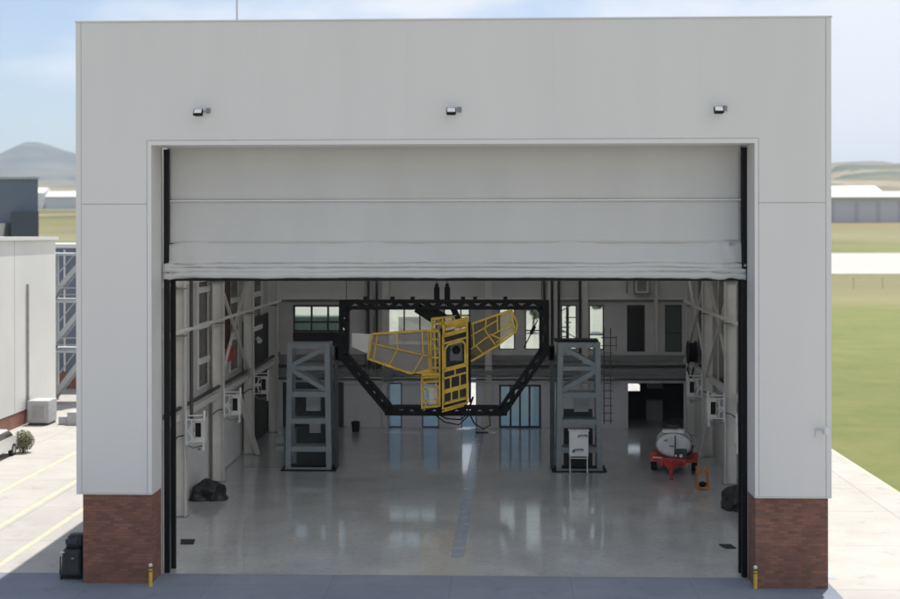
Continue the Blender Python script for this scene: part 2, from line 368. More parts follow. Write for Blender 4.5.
# roof & side walls (jog on the right so the hall behind is wider than the portal)
def grl():  # translucent sheet for the added fill strips overhead
    m = bpy.data.materials.new('fill_rooflight_sheet'); m.use_nodes = True; N = m.node_tree.nodes; L = m.node_tree.links; N.clear()
    o = N.new('ShaderNodeOutputMaterial'); t = N.new('ShaderNodeBsdfTranslucent'); t.inputs[0].default_value = (.95, .96, .97, 1); d = N.new('ShaderNodeBsdfDiffuse'); d.inputs[0].default_value = (.8, .8, .8, 1)
    x = N.new('ShaderNodeMixShader'); x.inputs[0].default_value = .1; L.new(t.outputs[0], x.inputs[1]); L.new(d.outputs[0], x.inputs[2]); L.new(x.outputs[0], o.inputs[0]); return m
M['fill_rooflight'] = grl(); M['roof_in'] = mat('roof_sheet', (.6, .6, .6), .6, var=.04)
RL = [1.55, 3.3, 5.05, 6.8, 8.8, 31.6]     # translucent strips added in the unseen roof to brighten the hall (start), 1.6 m wide
ed = [1.32]+[q for a in RL for q in (a, a+1.6)]+[35.25]
for a, c in zip(ed[::2], ed[1::2]):
    mb = MB()
    if c <= 8.4: mb.box(-12.48, 12.48, a, c, 17.2, 17.5)
    else: mb.box(-12.48, 13.38, a, c, 17.2, 17.5)
    mb.build('roof', M['roof_in'], H)
for a in RL:
    xr = 12.48 if a < 7.5 else 13.38
    mb = MB(); mb.add([(-11.9, a-.003, 17.35), (xr-.6, a-.003, 17.35), (xr-.6, a+1.603, 17.35), (-11.9, a+1.603, 17.35)], [(0, 1, 2, 3)]); mb.build('fill_rooflight', M['fill_rooflight'], H)
    for p, q in ((-12.48, -11.9), (xr-.6, xr)): mb = MB(); mb.box(p, q, a+.002, a+1.598, 17.21, 17.49); mb.build('roof_edge', M['roof_in'], H)
mb = MB(); mb.box(-12.48, -12.0, 1.32, 35.25, 0, 17.19); mb.build('side_wall', M['wall_in'], H)
mb = MB(); mb.prism([(12.05, 1.32), (12.48, 1.32), (12.48, 7.6), (13.38, 8.4), (13.38, 35.25), (13.0, 35.25), (13.0, 9.0), (12.05, 8.2)], 'z', 0, 17.19); mb.build('side_wall', M['wall_in'], H)
# inner door lining in front of the curtain box
for p, q in ((-11.998, OX[0]-.02), (OX[1]+.02, 12.04)): MB().box(p, q, 1.323, 1.5, 0, 17.1).build('door_lining', M['wall_in'], H)
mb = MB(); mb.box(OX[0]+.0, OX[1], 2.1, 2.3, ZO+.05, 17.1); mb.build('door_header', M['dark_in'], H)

# ---- back wall with real openings
BY0, BY1 = 35.0, 35.24
OPEN = [(-10.68, -7.45, 5.75, 7.38), (-5.0, -1.99, 4.9, 7.2), (-1.6, .0, 5.3, 7.2), (1.73, 2.69, 4.69, 7.2), (3.29, 4.24, 4.69, 7.2),
        (5.44, 6.39, 4.69, 7.38), (7.11, 8.0, 4.69, 7.38), (9.37, 10.44, 4.58, 7.39), (11.63, 12.64, 4.58, 7.39)]
DOORS = [(-5.13, -4.11, 0, 2.69), (-2.9, -1.88, 0, 2.69), (-.55, .4, 0, 2.75), (1.73, 4.24, 0, 2.6), (9.43, 12.75, 0, 2.72)]
def wall_grid(x0, x1, z0, z1, ops, y0, y1):
    xs = sorted({x0, x1, *[o[0] for o in ops], *[o[1] for o in ops]})
    zs = sorted({z0, z1, *[max(z0, o[2]) for o in ops], *[o[3] for o in ops]})
    xs = [x for x in xs if x0 <= x <= x1]; zs = [z for z in zs if z0 <= z <= z1]
    def solid(i, j):
        if i < 0 or j < 0 or i >= len(xs)-1 or j >= len(zs)-1: return False
        cx_, cz_ = (xs[i]+xs[i+1])/2, (zs[j]+zs[j+1])/2
        return not any(o[0] < cx_ < o[1] and o[2] < cz_ < o[3] for o in ops)
    b = MB(); idx = {}
    def V(i, j, k):
        if (i, j, k) not in idx: idx[(i, j, k)] = len(b.v); b.v.append(Vector((xs[i], (y0, y1)[k], zs[j])))
        return idx[(i, j, k)]
    for i in range(len(xs)-1):
        for j in range(len(zs)-1):
            if not solid(i, j): continue
            b.f.append((V(i, j, 0), V(i+1, j, 0), V(i+1, j+1, 0), V(i, j+1, 0))); b.f.append((V(i, j, 1), V(i, j+1, 1), V(i+1, j+1, 1), V(i+1, j, 1)))
            if not solid(i-1, j): b.f.append((V(i, j, 0), V(i, j+1, 0), V(i, j+1, 1), V(i, j, 1)))
            if not solid(i+1, j): b.f.append((V(i+1, j, 0), V(i+1, j, 1), V(i+1, j+1, 1), V(i+1, j+1, 0)))
            if not solid(i, j-1): b.f.append((V(i, j, 0), V(i, j, 1), V(i+1, j, 1), V(i+1, j, 0)))
            if not solid(i, j+1): b.f.append((V(i, j+1, 0), V(i+1, j+1, 0), V(i+1, j+1, 1), V(i, j+1, 1)))
    return b
wall_grid(-12.0, 13.0, 2.9, 17.19, OPEN, BY0, BY1).build('back_wall', M['wall_in'], H)
wall_grid(-12.0, 13.0, 0, 2.897, DOORS, BY0-.0, BY1).build('back_wall_panel', M['wall_low'], H)
def window(o, name, nx, zsplit, pane, fw=.07, y=35.06, parent=H):
    x0, x1, z0, z1 = o; b = MB()
    b.box(x0, x0+fw, y, y+.1, z0, z1); b.box(x1-fw, x1, y, y+.1, z0, z1)
    b.box(x0+fw, x1-fw, y, y+.1, z1-fw, z1); b.box(x0+fw, x1-fw, y, y+.1, z0, z0+fw)
    fr = b.build(name, M['frame'], parent)
    cells = [x0+fw+(x1-x0-2*fw)*i/nx for i in range(nx+1)]
    for c in cells[1:-1]:
        MB().box(c-fw/2, c+fw/2, y+.003, y+.097, z0+fw, z1-fw).build('mullion', M['frame'], fr)
    for s in zsplit:
        t = MB()
        for i in range(nx): t.box(cells[i]+(fw/2 if i else 0), cells[i+1]-(fw/2 if i < nx-1 else 0), y+.006, y+.094, s-fw/2, s+fw/2)
        t.build('transom', M['frame'], fr)
    MB().box(x0+fw*.5, x1-fw*.5, y+.04, y+.05, z0+fw*.5, z1-fw*.5).build('pane', pane, fr)
    return fr
window(OPEN[0], 'window', 3, (6.35,), M['glass_c'], .12)
window(OPEN[1], 'window', 3, (), M['glass_c'], .09)
window(OPEN[2], 'window', 3, (6.3, 6.75), M['glass_c'], .09)
window(OPEN[3], 'window', 1, (), M['glass_c']); window(OPEN[4], 'window', 1, (5.85,), M['glass_c'])
window(OPEN[5], 'window', 1, (), M['glass_c']); window(OPEN[6], 'window', 1, (5.6,), M['glass_c'])
window(OPEN[7], 'window', 1, (), M['glass_k'], .05); window(OPEN[8], 'window', 1, (5.72,), M['glass_f'])
box('roller_door', M['pipe_d'], H, -11.3, -7.62, 34.96, 34.997, .02, 2.72)
# dark spandrel under the wide window
box('spandrel', M['dark_in'], H, -10.68, -7.3, 34.95, 34.997, 4.9, 5.75)
window(DOORS[0], 'door', 1, (), M['glass_b'], .07); window(DOORS[1], 'door', 1, (), M['glass_b'], .07)
window(DOORS[3], 'door', 4, (), M['glass_b'], .12)
b = MB(); x0, x1 = -.55, .4
b.box(x0, x0+.06, 35.06, 35.16, 0, 2.75); b.box(x1-.06, x1, 35.06, 35.16, 0, 2.75); b.box(x0+.06, x1-.06, 35.06, 35.16, 2.69, 2.75)
dr = b.build('door', M['frame'], H)
MB().box(-.49, .34, 35.09, 35.10, .02, 1.05).build('pane', M['glass_b'], dr)
# store room behind the dark opening, with its own small window to the outside
b = MB(); b.box(9.0, 13.3, 35.25, 39.4, 2.95, 3.1); b.box(8.85, 9.0, 35.25, 39.4, 0, 3.1); b.box(13.2, 13.35, 35.25, 39.4, 0, 2.949)
b.build('store_room', M['dark_in'], H)
wall_grid(9.0, 13.2, 0, 2.949, [(9.75, 10.62, 1.72, 2.2)], 39.2, 39.4).build('store_room_wall', M['dark_in'], H)
MB().box(10.9, 11.9, 38.2, 38.9, .01, 1.3).build('store_chest', M['tray'], H); MB().box(11.0, 11.9, 38.3, 38.8, 2.0, 2.3).build('store_shelf', M['tray'], H)
for i, (x, z) in enumerate(((10.15, 2.55), (10.95, 2.6))): box('strip_lamp', M['white'], H, x, x+.06, 35.6, 35.8, z, z+.12)
# back wall dressing: girt, posts, pipes, trays, conduits
box('girt', M['steel_w'], H, -12.0, 13.0, 34.75, 34.997, 7.72, 7.82)
box('girt_web', M['tray'], H, -12.0, 13.0, 34.87, 34.99, 7.56, 7.717)
for x, w, m in ((-5.25, .42, 'steel_w'), (.9, .4, 'steel_w'), (7.02-.35, .35, 'steel_w'), (5.0, .2, 'steel_w'), (4.62, .18, 'steel_w'), (10.95, .2, 'steel_w')):
    b = MB(); b.box(x, x+w, 34.62, 34.66, 0 if w > .3 else 4.6, 17); b.box(x, x+.03, 34.55, 34.74, 0 if w > .3 else 4.6, 17); b.box(x+w-.03, x+w, 34.55, 34.74, 0 if w > .3 else 4.6, 17)
    b.build('wall_post', M[m], H)
for x in (-6.22, -5.72): 
    b = MB(); b.tube([(x, 34.6, 3.2), (x, 34.6, 17)], .06); b.build('pipe', M['chrome'], H)
    b = MB(); b.tube([(x+.14, 34.68, 3.2), (x+.14, 34.68, 17)], .07); b.build('pipe', M['pipe_d'], H)
for x in (4.88, 5.3, 6.55, 4.42): 
    b = MB(); b.tube([(x, 34.7, 4.4), (x, 34.7, 17)], .075); b.build('pipe', M['pipe_d'], H)
for z, y, r, m, xa, xb in ((3.05, 34.55, .05, 'chrome', -8.2, 8.6), (2.83, 34.5, .06, 'chrome', -8.2, 8.6), (3.75, 34.7, .09, 'pipe_d', -12, 13), (3.45, 34.6, .05, 'tray', -12, 13), (2.95, 34.8, .05, 'pipe_d', -12, 13), (4.15, 34.8, .07, 'pipe_d', 0, 13)):
    b = MB(); b.tube([(xa, y, z), (xb, y, z)], r); b.build('pipe', M[m], H)
b = MB(); b.box(-12, 13, 34.5, 34.9, 3.25, 3.29); b.box(-12, 13, 34.5, 34.53, 3.29, 3.38); b.build('cable_tray', M['tray'], H)
b = MB(); b.box(-12, 13, 34.7, 34.98, 4.3, 4.4); b.box(-12, 13, 34.68, 34.72, 4.05, 4.4); b.build('cable_tray', M['tray'], H)
b = MB(); b.box(-5.2, -4.6, 34.3, 34.5, 2.9, 3.7); b.build('junction_box', M['tray'], H)
b = MB(); b.tube([(-4.88, 34.5, .0), (-4.88, 34.5, 3.4)], .05); b.build('pipe', M['silver'], H)
b = MB(); b.box(-7.5, -5.25, 34.93, 34.98, .02, 2.25); b.build('wall_panel', M['white'], H)
for x in (8.0,): 
    b = MB(); b.tube([(7.6, 34.45, 2.55), (8.5, 34.45, 2.55), (8.75, 34.45, 2.7), (8.75, 34.45, 3.0)], .05); b.build('pipe', M['silver'], H)

# ---- steel frame: columns, rails, bracing
LC = [(-11.27, y) for y in (2.9, 10.27, 17.85, 25.4, 33.0)]
RC = [(12.04, 3.0), (12.1, 10.4), (12.15, 17.85), (12.28, 25.2), (12.55, 32.6)]
def column(x, y, s):
    b = MB(); d = .52
    xs = sorted((x+s*.03, x+s*(d-.03)))
    b.box(xs[0], xs[1], y-.01, y+.01, 0, 17)
    for q in (x, x+s*(d-.03)):
        a = sorted((q, q+s*.03)); b.box(a[0], a[1], y-.17, y+.17, 0, 17)
    c = b.build('column', M['steel_w'], H)
    a = sorted((x-s*.1, x+s*(d+.1))); MB().box(a[0], a[1], y-.25, y+.25, 0, .03).build('base_plate', M['tray'], c)
    for z in (7.45, 9.4):
        a = sorted((x-s*.012, x+s*(d+.012))); MB().box(a[0], a[1], y-.182, y+.182, z, z+.06).build('collar', M['tray'], c)
    return c
for x, y in LC: column(x, y, -1)
for x, y in RC: column(x, y, 1)
def run(name, pts, w, m, h=None):
    for a, b_ in zip(pts, pts[1:]): MB().bar(a, b_, w, h).build(name, m, H)
run('side_rail', [(-11.1, y, 7.75) for _, y in LC], .12, M['steel_w'])
run('side_rail', [(x-.13, y, 7.75) for x, y in RC], .12, M['steel_w'])
run('side_rail', [(-11.62, 2.9, 4.1), (-11.62, 34.9, 4.1)], .26, M['steel_w'])
run('side_rail', [(-11.5, 2.9, 4.5), (-11.5, 34.9, 4.5)], .12, M['pipe_d'])
run('side_rail', [(12.55, 9.5, 4.1), (12.8, 34.9, 4.1)], .26, M['steel_w'])
run('side_rail', [(-11.7, 2.9, 9.6), (-11.7, 34.9, 9.6)], .14, M['steel_w'])
def xbrace(x, ya, yb, za, zb, w=.13):
    MB().bar((x, ya, za), (x, yb, zb), w).build('brace', M['steel_w'], H); MB().bar((x+.14*(1 if x < 0 else -1), ya, zb), (x+.14*(1 if x < 0 else -1), yb, za), w).build('brace', M['steel_w'], H)
xbrace(-11.6, 17.95, 25.3, 4.2, 9.3); xbrace(-11.6, 17.95, 25.3, 9.5, 16.5)
xbrace(12.6, 18, 25.1, 4.2, 9.3); xbrace(12.6, 18, 25.1, 9.5, 16.5); xbrace(12.6, 25.3, 32.5, 4.2, 9.3)
MB().bar((-11.55, 22.6, 3.6), (-11.0, 25.0, .1), .2).build('brace', M['steel_w'], H)
MB().bar((12.5, 22.8, 3.6), (12.2, 25.0, .1), .2).build('brace', M['steel_w'], H)
# side-wall glazing seen between the columns
def side_window(x, y0, y1, z0, z1, rungs, s, pane, m=M['steel_w']):
    a = sorted((x, x-s*.06)); b = MB()
    b.box(a[0], a[1], y0-.1, y0, z0, z1); b.box(a[0], a[1], y1, y1+.1, z0, z1); b.box(a[0], a[1], y0, y1, z1-.1, z1); b.box(a[0], a[1], y0, y1, z0, z0+.1)
    w = b.build('window', m, H)
    c = sorted((x-s*.005, x-s*.02)); MB().box(c[0], c[1], y0, y1, z0+.1, z1-.1).build('pane', pane, w)
    for z in rungs:
        e = sorted((x-s*.0, x-s*.14)); MB().box(e[0], e[1], y0+.004, y1-.004, z-.16, z+.1).build('transom', M['white'], w)
side_window(-11.997, 15.6, 17.5, 4.6, 12.5, (5.9, 7.5, 9.15), -1, M['glass_s'])
side_window(-11.997, 22.7, 24.6, 4.6, 12.5, (6.4, 8.3), -1, M['glass_s'])
side_window(-11.997, 28.3, 31.3, 4.6, 12.5, (6.4, 8.3), -1, M['glass_s'])
side_window(12.997, 20.2, 24.2, 3.6, 12.5, (), 1, M['glass_k'])
side_window(12.997, 27.3, 31.0, 3.6, 12.5, (), 1, M['glass_k'])
b = MB(); b.tube([(-11.12, 10.6, 4.0), (-11.12, 10.6, 17)], .075); b.build('pipe', M['pipe_d'], H)
box('rust_curtain', M['rust'], H, -11.99, -11.85, 20.9, 22.2, 5.95, 12.0)
box('red_panel', M['brightred'], H, -11.84, -11.7, 20.9, 22.4, 5.35, 5.92)
box('lower_panel', M['white'], H, -11.99, -11.9, 10.9, 17.2, .05, 3.2)
box('dark_panel', M['dgrey'], H, -11.99, -11.88, 26.0, 34.6, .05, 7.0)  # plain charcoal panel along the rear left wall
box('lower_panel', M['white'], H, -11.99, -11.9, 18.6, 24.9, .05, 3.2)
# ---- raised fabric door
FD = MB().box(-9.86, 9.92, 1.55, 1.72, 10.06, 10.16).build('folding_door', M['black'], H)
def fabric(name, prof, xw, m, nx=150, seed=0.0, wr=.02, th=None):
    # prof: list of (y,z); xw(z): half widths (left,right)
    b = MB(); n = len(prof)
    for i in range(nx+1):
        t = i/nx
        for j, (y, z) in enumerate(prof):
            l, r = xw(z)
            x = l+(r-l)*t
            dy = wr*noise.noise((x*.35, z*1.3+seed, seed))+wr*.5*noise.noise((x*1.4, z*.6, seed+4))
            e = max(0, abs((t-.5)*2)-.80)/.2; dz = (wr*.9*noise.noise((x*.5, seed+9, j*.37))+wr*.35*noise.noise((x*2.6, seed+2, j*.6))+e*.17*noise.noise((x*1.9, j*.45, seed))-.05*e*e) if wr > .03 else 0; dy -= e*wr*1.2*(1+noise.noise((x*3, z*5, seed))) if wr > .03 else 0
            b.v.append(Vector((x, y+dy, z+dz)))
    for i in range(nx):
        for j in range(n-1):
            a = i*n+j; b.f.append((a, a+1, a+n+1, a+n))
    o = b.build(name, m, FD, smooth=True)
    s = o.modifiers.new('thick', 'SOLIDIFY'); s.thickness = .03
    return o
fabric('fabric_panel', [(1.62, 14.9-.206*k) for k in range(11)], lambda z: (-9.79, 9.86), M['fabric'], wr=.018)
fabric('fabric_panel', [(1.62-.01*k, 12.82-.145*k) for k in range(11)], lambda z: (-9.79, 9.86), M['fabric'], wr=.022, seed=3)
mb = MB(); mb.box(-9.79, 9.86, 1.585, 1.64, 12.81, 12.85); mb.build('seam_strip', M['seam'], FD)
# gathered folds at the bottom
prof = []
for z, y in ((11.44, 1.57), (11.40, 1.545), (11.36, 1.53), (11.2, 1.515), (11.0, 1.50), (10.85, 1.48), (10.76, 1.46), (10.71, 1.45), (10.68, 1.48), (10.69, 1.54), (10.685, 1.48), (10.64, 1.43), (10.58, 1.42), (10.53, 1.45), (10.54, 1.52), (10.535, 1.45), (10.49, 1.40), (10.43, 1.40), (10.38, 1.43), (10.39, 1.5), (10.385, 1.43), (10.32, 1.39), (10.24, 1.40), (10.17, 1.44), (10.16, 1.52)):
    prof.append((y, z))
def xwf(z):
    q = 1 if z < 11.1 else max(0, (11.42-z)/.32)
    return (-9.79-.13*q, 9.86+.13*q)
fabric('gathered_fold', prof, xwf, M['fabric'], nx=260, seed=8, wr=.058)
# guide tracks
for x, y0, z0 in ((-9.9, 1.36, .0), (9.85, 1.36, .0)):
    b = MB(); b.box(x, x+.17, y0, y0+.18, z0, 14.6); b.build('door_track', M['black'], H)
for x, y0 in ((-9.82, 1.95), (9.84, 1.9)):
    b = MB(); b.box(x, x+.16, y0, y0+.15, .0, 13.5); b.build('door_track', M['black'], H)

# ------------------------------------------------------------------ hangar floor
def floor_mat():
    m = bpy.data.materials.new('epoxy_floor'); m.use_nodes = True
    nt = m.node_tree; N = nt.nodes; L = nt.links; b = N['Principled BSDF']
    tc = N.new('ShaderNodeTexCoord')
    n1 = N.new('ShaderNodeTexNoise'); n1.inputs['Scale'].default_value = .45; n1.inputs['Detail'].default_value = 9; n1.inputs['Roughness'].default_value = .65; L.new(tc.outputs['Object'], n1.inputs['Vector'])
    cr = N.new('ShaderNodeValToRGB'); cr.color_ramp.elements[0].position = .3; cr.color_ramp.elements[0].color = (.34, .355, .36, 1); cr.color_ramp.elements[1].position = .7; cr.color_ramp.elements[1].color = (.50, .515, .52, 1); L.new(n1.outputs['Fac'], cr.inputs[0])
    n2 = N.new('ShaderNodeTexNoise'); n2.inputs['Scale'].default_value = 4.5; n2.inputs['Detail'].default_value = 9; L.new(tc.outputs['Object'], n2.inputs['Vector'])
    r2 = N.new('ShaderNodeValToRGB'); r2.color_ramp.elements[0].position = .52; r2.color_ramp.elements[0].color = (1, 1, 1, 1); r2.color_ramp.elements[1].position = .70; r2.color_ramp.elements[1].color = (.70, .68, .65, 1); L.new(n2.outputs['Fac'], r2.inputs[0])
    mx = N.new('ShaderNodeMixRGB'); mx.blend_type = 'MULTIPLY'; mx.inputs[0].default_value = .7; L.new(cr.outputs[0], mx.inputs[1]); L.new(r2.outputs[0], mx.inputs[2])
    L.new(mx.outputs[0], b.inputs['Base Color'])
    mr = N.new('ShaderNodeMapRange'); b.inputs['Coat Weight'].default_value = .9; b.inputs['Coat Roughness'].default_value = .085; b.inputs['Coat IOR'].default_value = 1.55; mr.inputs[3].default_value = .22; mr.inputs[4].default_value = .4; L.new(n1.outputs['Fac'], mr.inputs[0]); L.new(mr.outputs[0], b.inputs['Roughness'])
    n3 = N.new('ShaderNodeTexNoise'); n3.inputs['Scale'].default_value = 1.6; n3.inputs['Detail'].default_value = 3; L.new(tc.outputs['Object'], n3.inputs['Vector'])
    bp = N.new('ShaderNodeBump'); bp.inputs['Strength'].default_value = .025; bp.inputs['Distance'].default_value = .02; L.new(n3.outputs['Fac'], bp.inputs['Height']); L.new(bp.outputs[0], b.inputs['Normal'])
    return m
sheet('floor', floor_mat(), [(-12, 1.30), (13.0, 1.30), (13.0, 39.2), (-12, 39.2)], .008)
sheet('floor_strip', mat('floor_strip_paint', (.26, .305, .37), .25, var=.14, scale=1.5, dirt=(.29, .33, .38)), [(-.12, 3.8), (.34, 3.8), (.86, 34.6), (.3, 34.6)], .012)
sheet('floor_channel', M['pipe_d'], [(-11.1, 21.62), (-9.1, 21.62), (-9.1, 21.75), (-11.1, 21.75)], .012)
sheet('floor_channel', M['pipe_d'], [(-11.1, 22.4), (-9.2, 22.4), (-9.2, 22.46), (-11.1, 22.46)], .012)

# ------------------------------------------------------------------ floodlights, dome camera, bollards, trolley, mast
def floodlight(x, z, label, ang):
    t = thing('floodlight', label, 'floodlight', (x, 0, z), 'floodlights over the hangar door')
    b = MB(); b.prism([(-.0, .0), (.0, .0), (0, 0)], 'y', 0, 0) if False else None
    b = MB(); q = Euler((R(-22), 0, R(ang))).to_matrix()
    def P(a, c, d): v = q @ Vector((a, c, d)); return (x+v.x, -.34+v.y, z+v.z)
    hx, hz = .165, .115
    b.add([P(-hx, -.05, -hz), P(hx, -.05, -hz), P(hx, -.05, hz), P(-hx, -.05, hz), P(-hx*.8, .1, -hz*.8), P(hx*.8, .1, -hz*.8), P(hx*.8, .1, hz*.8), P(-hx*.8, .1, hz*.8)],
          [(0, 1, 2, 3), (7, 6, 5, 4), (0, 4, 5, 1), (1, 5, 6, 2), (2, 6, 7, 3), (3, 7, 4, 0)])
    b.build('housing', M['black'], t, bevel=.01)
    b = MB(); b.add([P(-hx*.8, -.056, -hz*.35), P(hx*.8, -.056, -hz*.35), P(hx*.8, -.056, hz*.85), P(-hx*.8, -.056, hz*.85), P(-hx*.8, -.045, -hz*.35), P(hx*.8, -.045, -hz*.35), P(hx*.8, -.045, hz*.85), P(-hx*.8, -.045, hz*.85)],
          [(0, 1, 2, 3), (7, 6, 5, 4), (0, 4, 5, 1), (1, 5, 6, 2), (2, 6, 7, 3), (3, 7, 4, 0)])
    b.build('lens', M['lens'], t)
    b = MB(); b.box(x+.2, x+.33, -.05, .01, z+.0, z+.17); b.bar((x+.26, -.02, z+.1), (x+.12, -.34, z+.02), .05); b.build('bracket', M['tray'], t)
floodlight(-8.30, 15.70, 'small black floodlight above the left end of the door opening', -14)
floodlight(.06, 15.70, 'small black floodlight above the middle of the door opening', 0)
floodlight(8.78, 15.70, 'small black floodlight above the right end of the door opening', 10)
t = thing('dome_camera', 'small pale dome camera on the cladding near the right corner', 'camera', (12.1, 0, 5.2))
b = MB(); b.box(11.98, 12.08, -.05, .01, 5.02, 5.3); b.bar((12.03, -.02, 5.25), (12.2, -.3, 5.3), .07); b.build('bracket', M['trim'], t)
b = MB(); b.ell((12.22, -.32, 5.24), .12, .12, .13); b.build('dome', M['clad'], t, smooth=True)
def bollard(x, y, label):
    t = thing('bollard', label, 'bollard', (x, y, 0), 'yellow bollards at the door jambs')
    b = MB(); b.tube([(x, y, 0), (x, y, .5)], .062, 12); b.build('post', M['yellow2'], t)
    b = MB(); b.tube([(x, y, .5), (x, y, .535)], .052, 12); b.tube([(x, y, .6), (x, y, .635)], .052, 12); b.build('black_band', M['black'], t)
    b = MB(); b.tube([(x, y, .535), (x, y, .6)], .06, 12); b.build('collar', M['yellow2'], t)
    b = MB(); b.ell((x, y, .70), .065, .065, .07, 12, 8); b.build('cap', M['trim'], t, smooth=True)
bollard(-9.93, -.30, 'short yellow bollard with black bands beside the left brick plinth')
bollard(10.02, .0, 'short yellow bollard with black bands at the edge of the right brick plinth')
# black covered trolley
X0, Y0 = -12.83, .75
t = thing('covered_trolley', 'black covered trolley on small wheels beside the left brick plinth', 'trolley', (X0, Y0, 0))
def slab(z, hx, hy, dx=0, n=20, pw=3.0, jig=.0, s=0):
    r = []
    for k in range(n):
        a = 2*math.pi*k/n; c, s_ = math.cos(a), math.sin(a)
        x = hx*math.copysign(abs(c)**(2/pw), c); y = hy*math.copysign(abs(s_)**(2/pw), s_)
        j = 1+jig*noise.noise((c*2, s_*2, z*3+s))
        r.append((X0+dx+x*j, Y0+y*j, z))
    return r
b = MB(); b.loft([slab(.10, .42, .36, -.02), slab(.2, .46, .4, -.02), slab(.3, .42, .36, 0), slab(.9, .38, .33, .02, jig=.08), slab(1.0, .36, .32, .04, jig=.06), slab(1.04, .32, .28, .05)]); b.build('cover', M['tarp'], t, smooth=True)
b = MB(); b.loft([slab(1.03, .33, .29, .07), slab(1.2, .34, .29, .09, jig=.05), slab(1.42, .3, .26, .1, jig=.06), slab(1.5, .22, .18, .1)]); b.build('hood', M['tarp'], t, smooth=True)
b = MB(); b.box(X0-.2, X0+.22, Y0-.33, Y0-.24, 1.2, 1.38); b.build('visor', mat('dark_blue_plastic', (.03, .04, .055), .25), t, bevel=.02)
b = MB(); b.box(X0-.36, X0-.22, Y0-.37, Y0-.34, .92, .96); b.build('tag', M['white'], t)
b = MB(); b.box(X0+.02, X0+.1, Y0-.37, Y0-.34, .72, .75); b.build('buckle', M['silver'], t)
for dx, dy in ((-.35, -.25), (.25, -.25), (-.35, .25), (.25, .25)):
    b = MB(); b.tube([(X0+dx-.03, Y0+dy, .075), (X0+dx+.03, Y0+dy, .075)], .075, 12); b.build('wheel', M['rubber'], t)
b = MB(); b.tube([(X0-.32, Y0-.15, .7), (X0-.41, Y0-.2, .75), (X0-.42, Y0-.2, .35), (X0-.43, Y0-.2, .2)], .02); b.build('side_strap', M['rubber'], t)
t = thing('roof_mast', 'thin pale lightning mast rising above the hangar roof edge', 'mast', (-8.67, 8, 17.5))
b = MB(); b.tube([(-8.67, 8, 17.5), (-8.67, 8, 25)], .05, 8, .025); b.build('pole', M['clad'], t)
b = MB(); b.box(-8.85, -8.49, 7.82, 8.18, 17.5, 17.55); b.build('base_plate', M['tray'], t)

M['boxgrey'] = mat('box_grey', (.30, .31, .32), .5)
M['dgreen'] = mat('dark_green_sheet', (.022, .03, .027), .6)
# ------------------------------------------------------------------ steel towers
def tower(x0, x1, mirror, label, top):
    t = thing('lift_tower', label, 'tower', ((x0+x1)/2, 21.6, 0), 'steel lift towers inside the hangar')
    ya, yb = 20.9, 21.9; w = .27; tp = .1
    for y in (ya, yb):
        for s, x in ((1, x0), (-1, x1)):
            MB().bar((x+s*w/2, y, .16), (x+s*(w/2+tp), y, top), w, .22, up=(0, 1, 0)).build('post', M['steel_g'], t, bevel=.01)
        zz = [1.05, 2.43, 3.75, top-.14]
        for z in zz:
            MB().box(x0+w+.02, x1-w-.02, y-.08, y+.08, z-.13, z+.13).build('rung', M['steel_g'], t)
        xa, xb = (x0+w+.03, x1-w-.05) if not mirror else (x1-w-.03, x0+w+.05)
        zm = 5.05
        MB().box(x0+w+.04, x1-w-.04, y-.06, y+.06, zm-.1, zm+.1).build('rung', M['steel_g'], t)
        MB().bar((xb, y+.005, top-.25), (xa, y+.005, zm+.12), .22, .12, up=(0, 1, 0)).build('brace', M['steel_g'], t)
        MB().bar((xa, y+.005, zm-.1), (xb, y+.005, 3.98), .22, .12, up=(0, 1, 0)).build('brace', M['steel_g'], t)
    for z in (1.05, 2.43, 3.75, top-.14):
        for x in (x0+w/2, x1-w/2):
            MB().box(x-.06, x+.06, ya+.12, yb-.12, z-.1, z+.1).build('side_rung', M['steel_g'], t)
    MB().box(x0-.2, x1+.2, ya-.35, yb+.35, .008, .07).build('base_plate', M['black'], t)
    MB().box(x0-.0, x1+.0, ya-.2, ya-.12, .07, .16).build('base_rail', M['steel_g'], t)
    xi = x1+.05 if not mirror else x0-.4
    MB().box(xi+(0 if not mirror else .13), xi+(.2 if not mirror else .35), 21.3, 21.6, .07, top-.2).build('guide_rail', mat('guide_rail_green', (.035, .045, .045), .5), t)
    if mirror: MB().box(x0-.05, x1-.2, ya-.05, yb, top+.02, top+.12).build('head_platform', M['black'], t)
    for za_, zb_ in ((.1, .95), (1.2, 2.0), (2.56, 2.95)): MB().box(x0+.42, x1-.42, 21.72, 21.78, za_, zb_).build('back_plate', M['dgreen'], t)
    MB().box((x0+x1)/2-.2, (x0+x1)/2+.5, 21.45, 21.7, 2.85, 3.55).build('control_box', M['boxgrey'], t)
    return t
T1 = tower(-8.86, -6.56, False, 'blue-grey braced steel tower standing on the left of the hanging black frame', 6.28)
MB().box(-7.75, -7.2, 21.45, 21.7, 1.75, 2.25).build('control_box', M['boxgrey'], T1)
for z in (.9, 1.3): MB().box(-9.35, -8.95, 21.1, 21.4, z, z+.25).build('limit_switch', M['steel_g'], T1)
T2 = tower(4.47, 6.74, True, 'blue-grey braced steel tower standing on the right, with a side ladder', 6.34)
ld = MB()
for x in (6.85, 7.17): ld.tube([(x, 21.2, 2.3), (x, 21.2, 7.0)], .028, 6)
lad = ld.build('ladder', M['pipe_d'], T2)
for k in range(11):
    z = 2.45+.37*k; MB().tube([(6.80, 21.2, z), (7.28, 21.2, z)], .022, 6).build('ladder_rung', M['pipe_d'], lad)
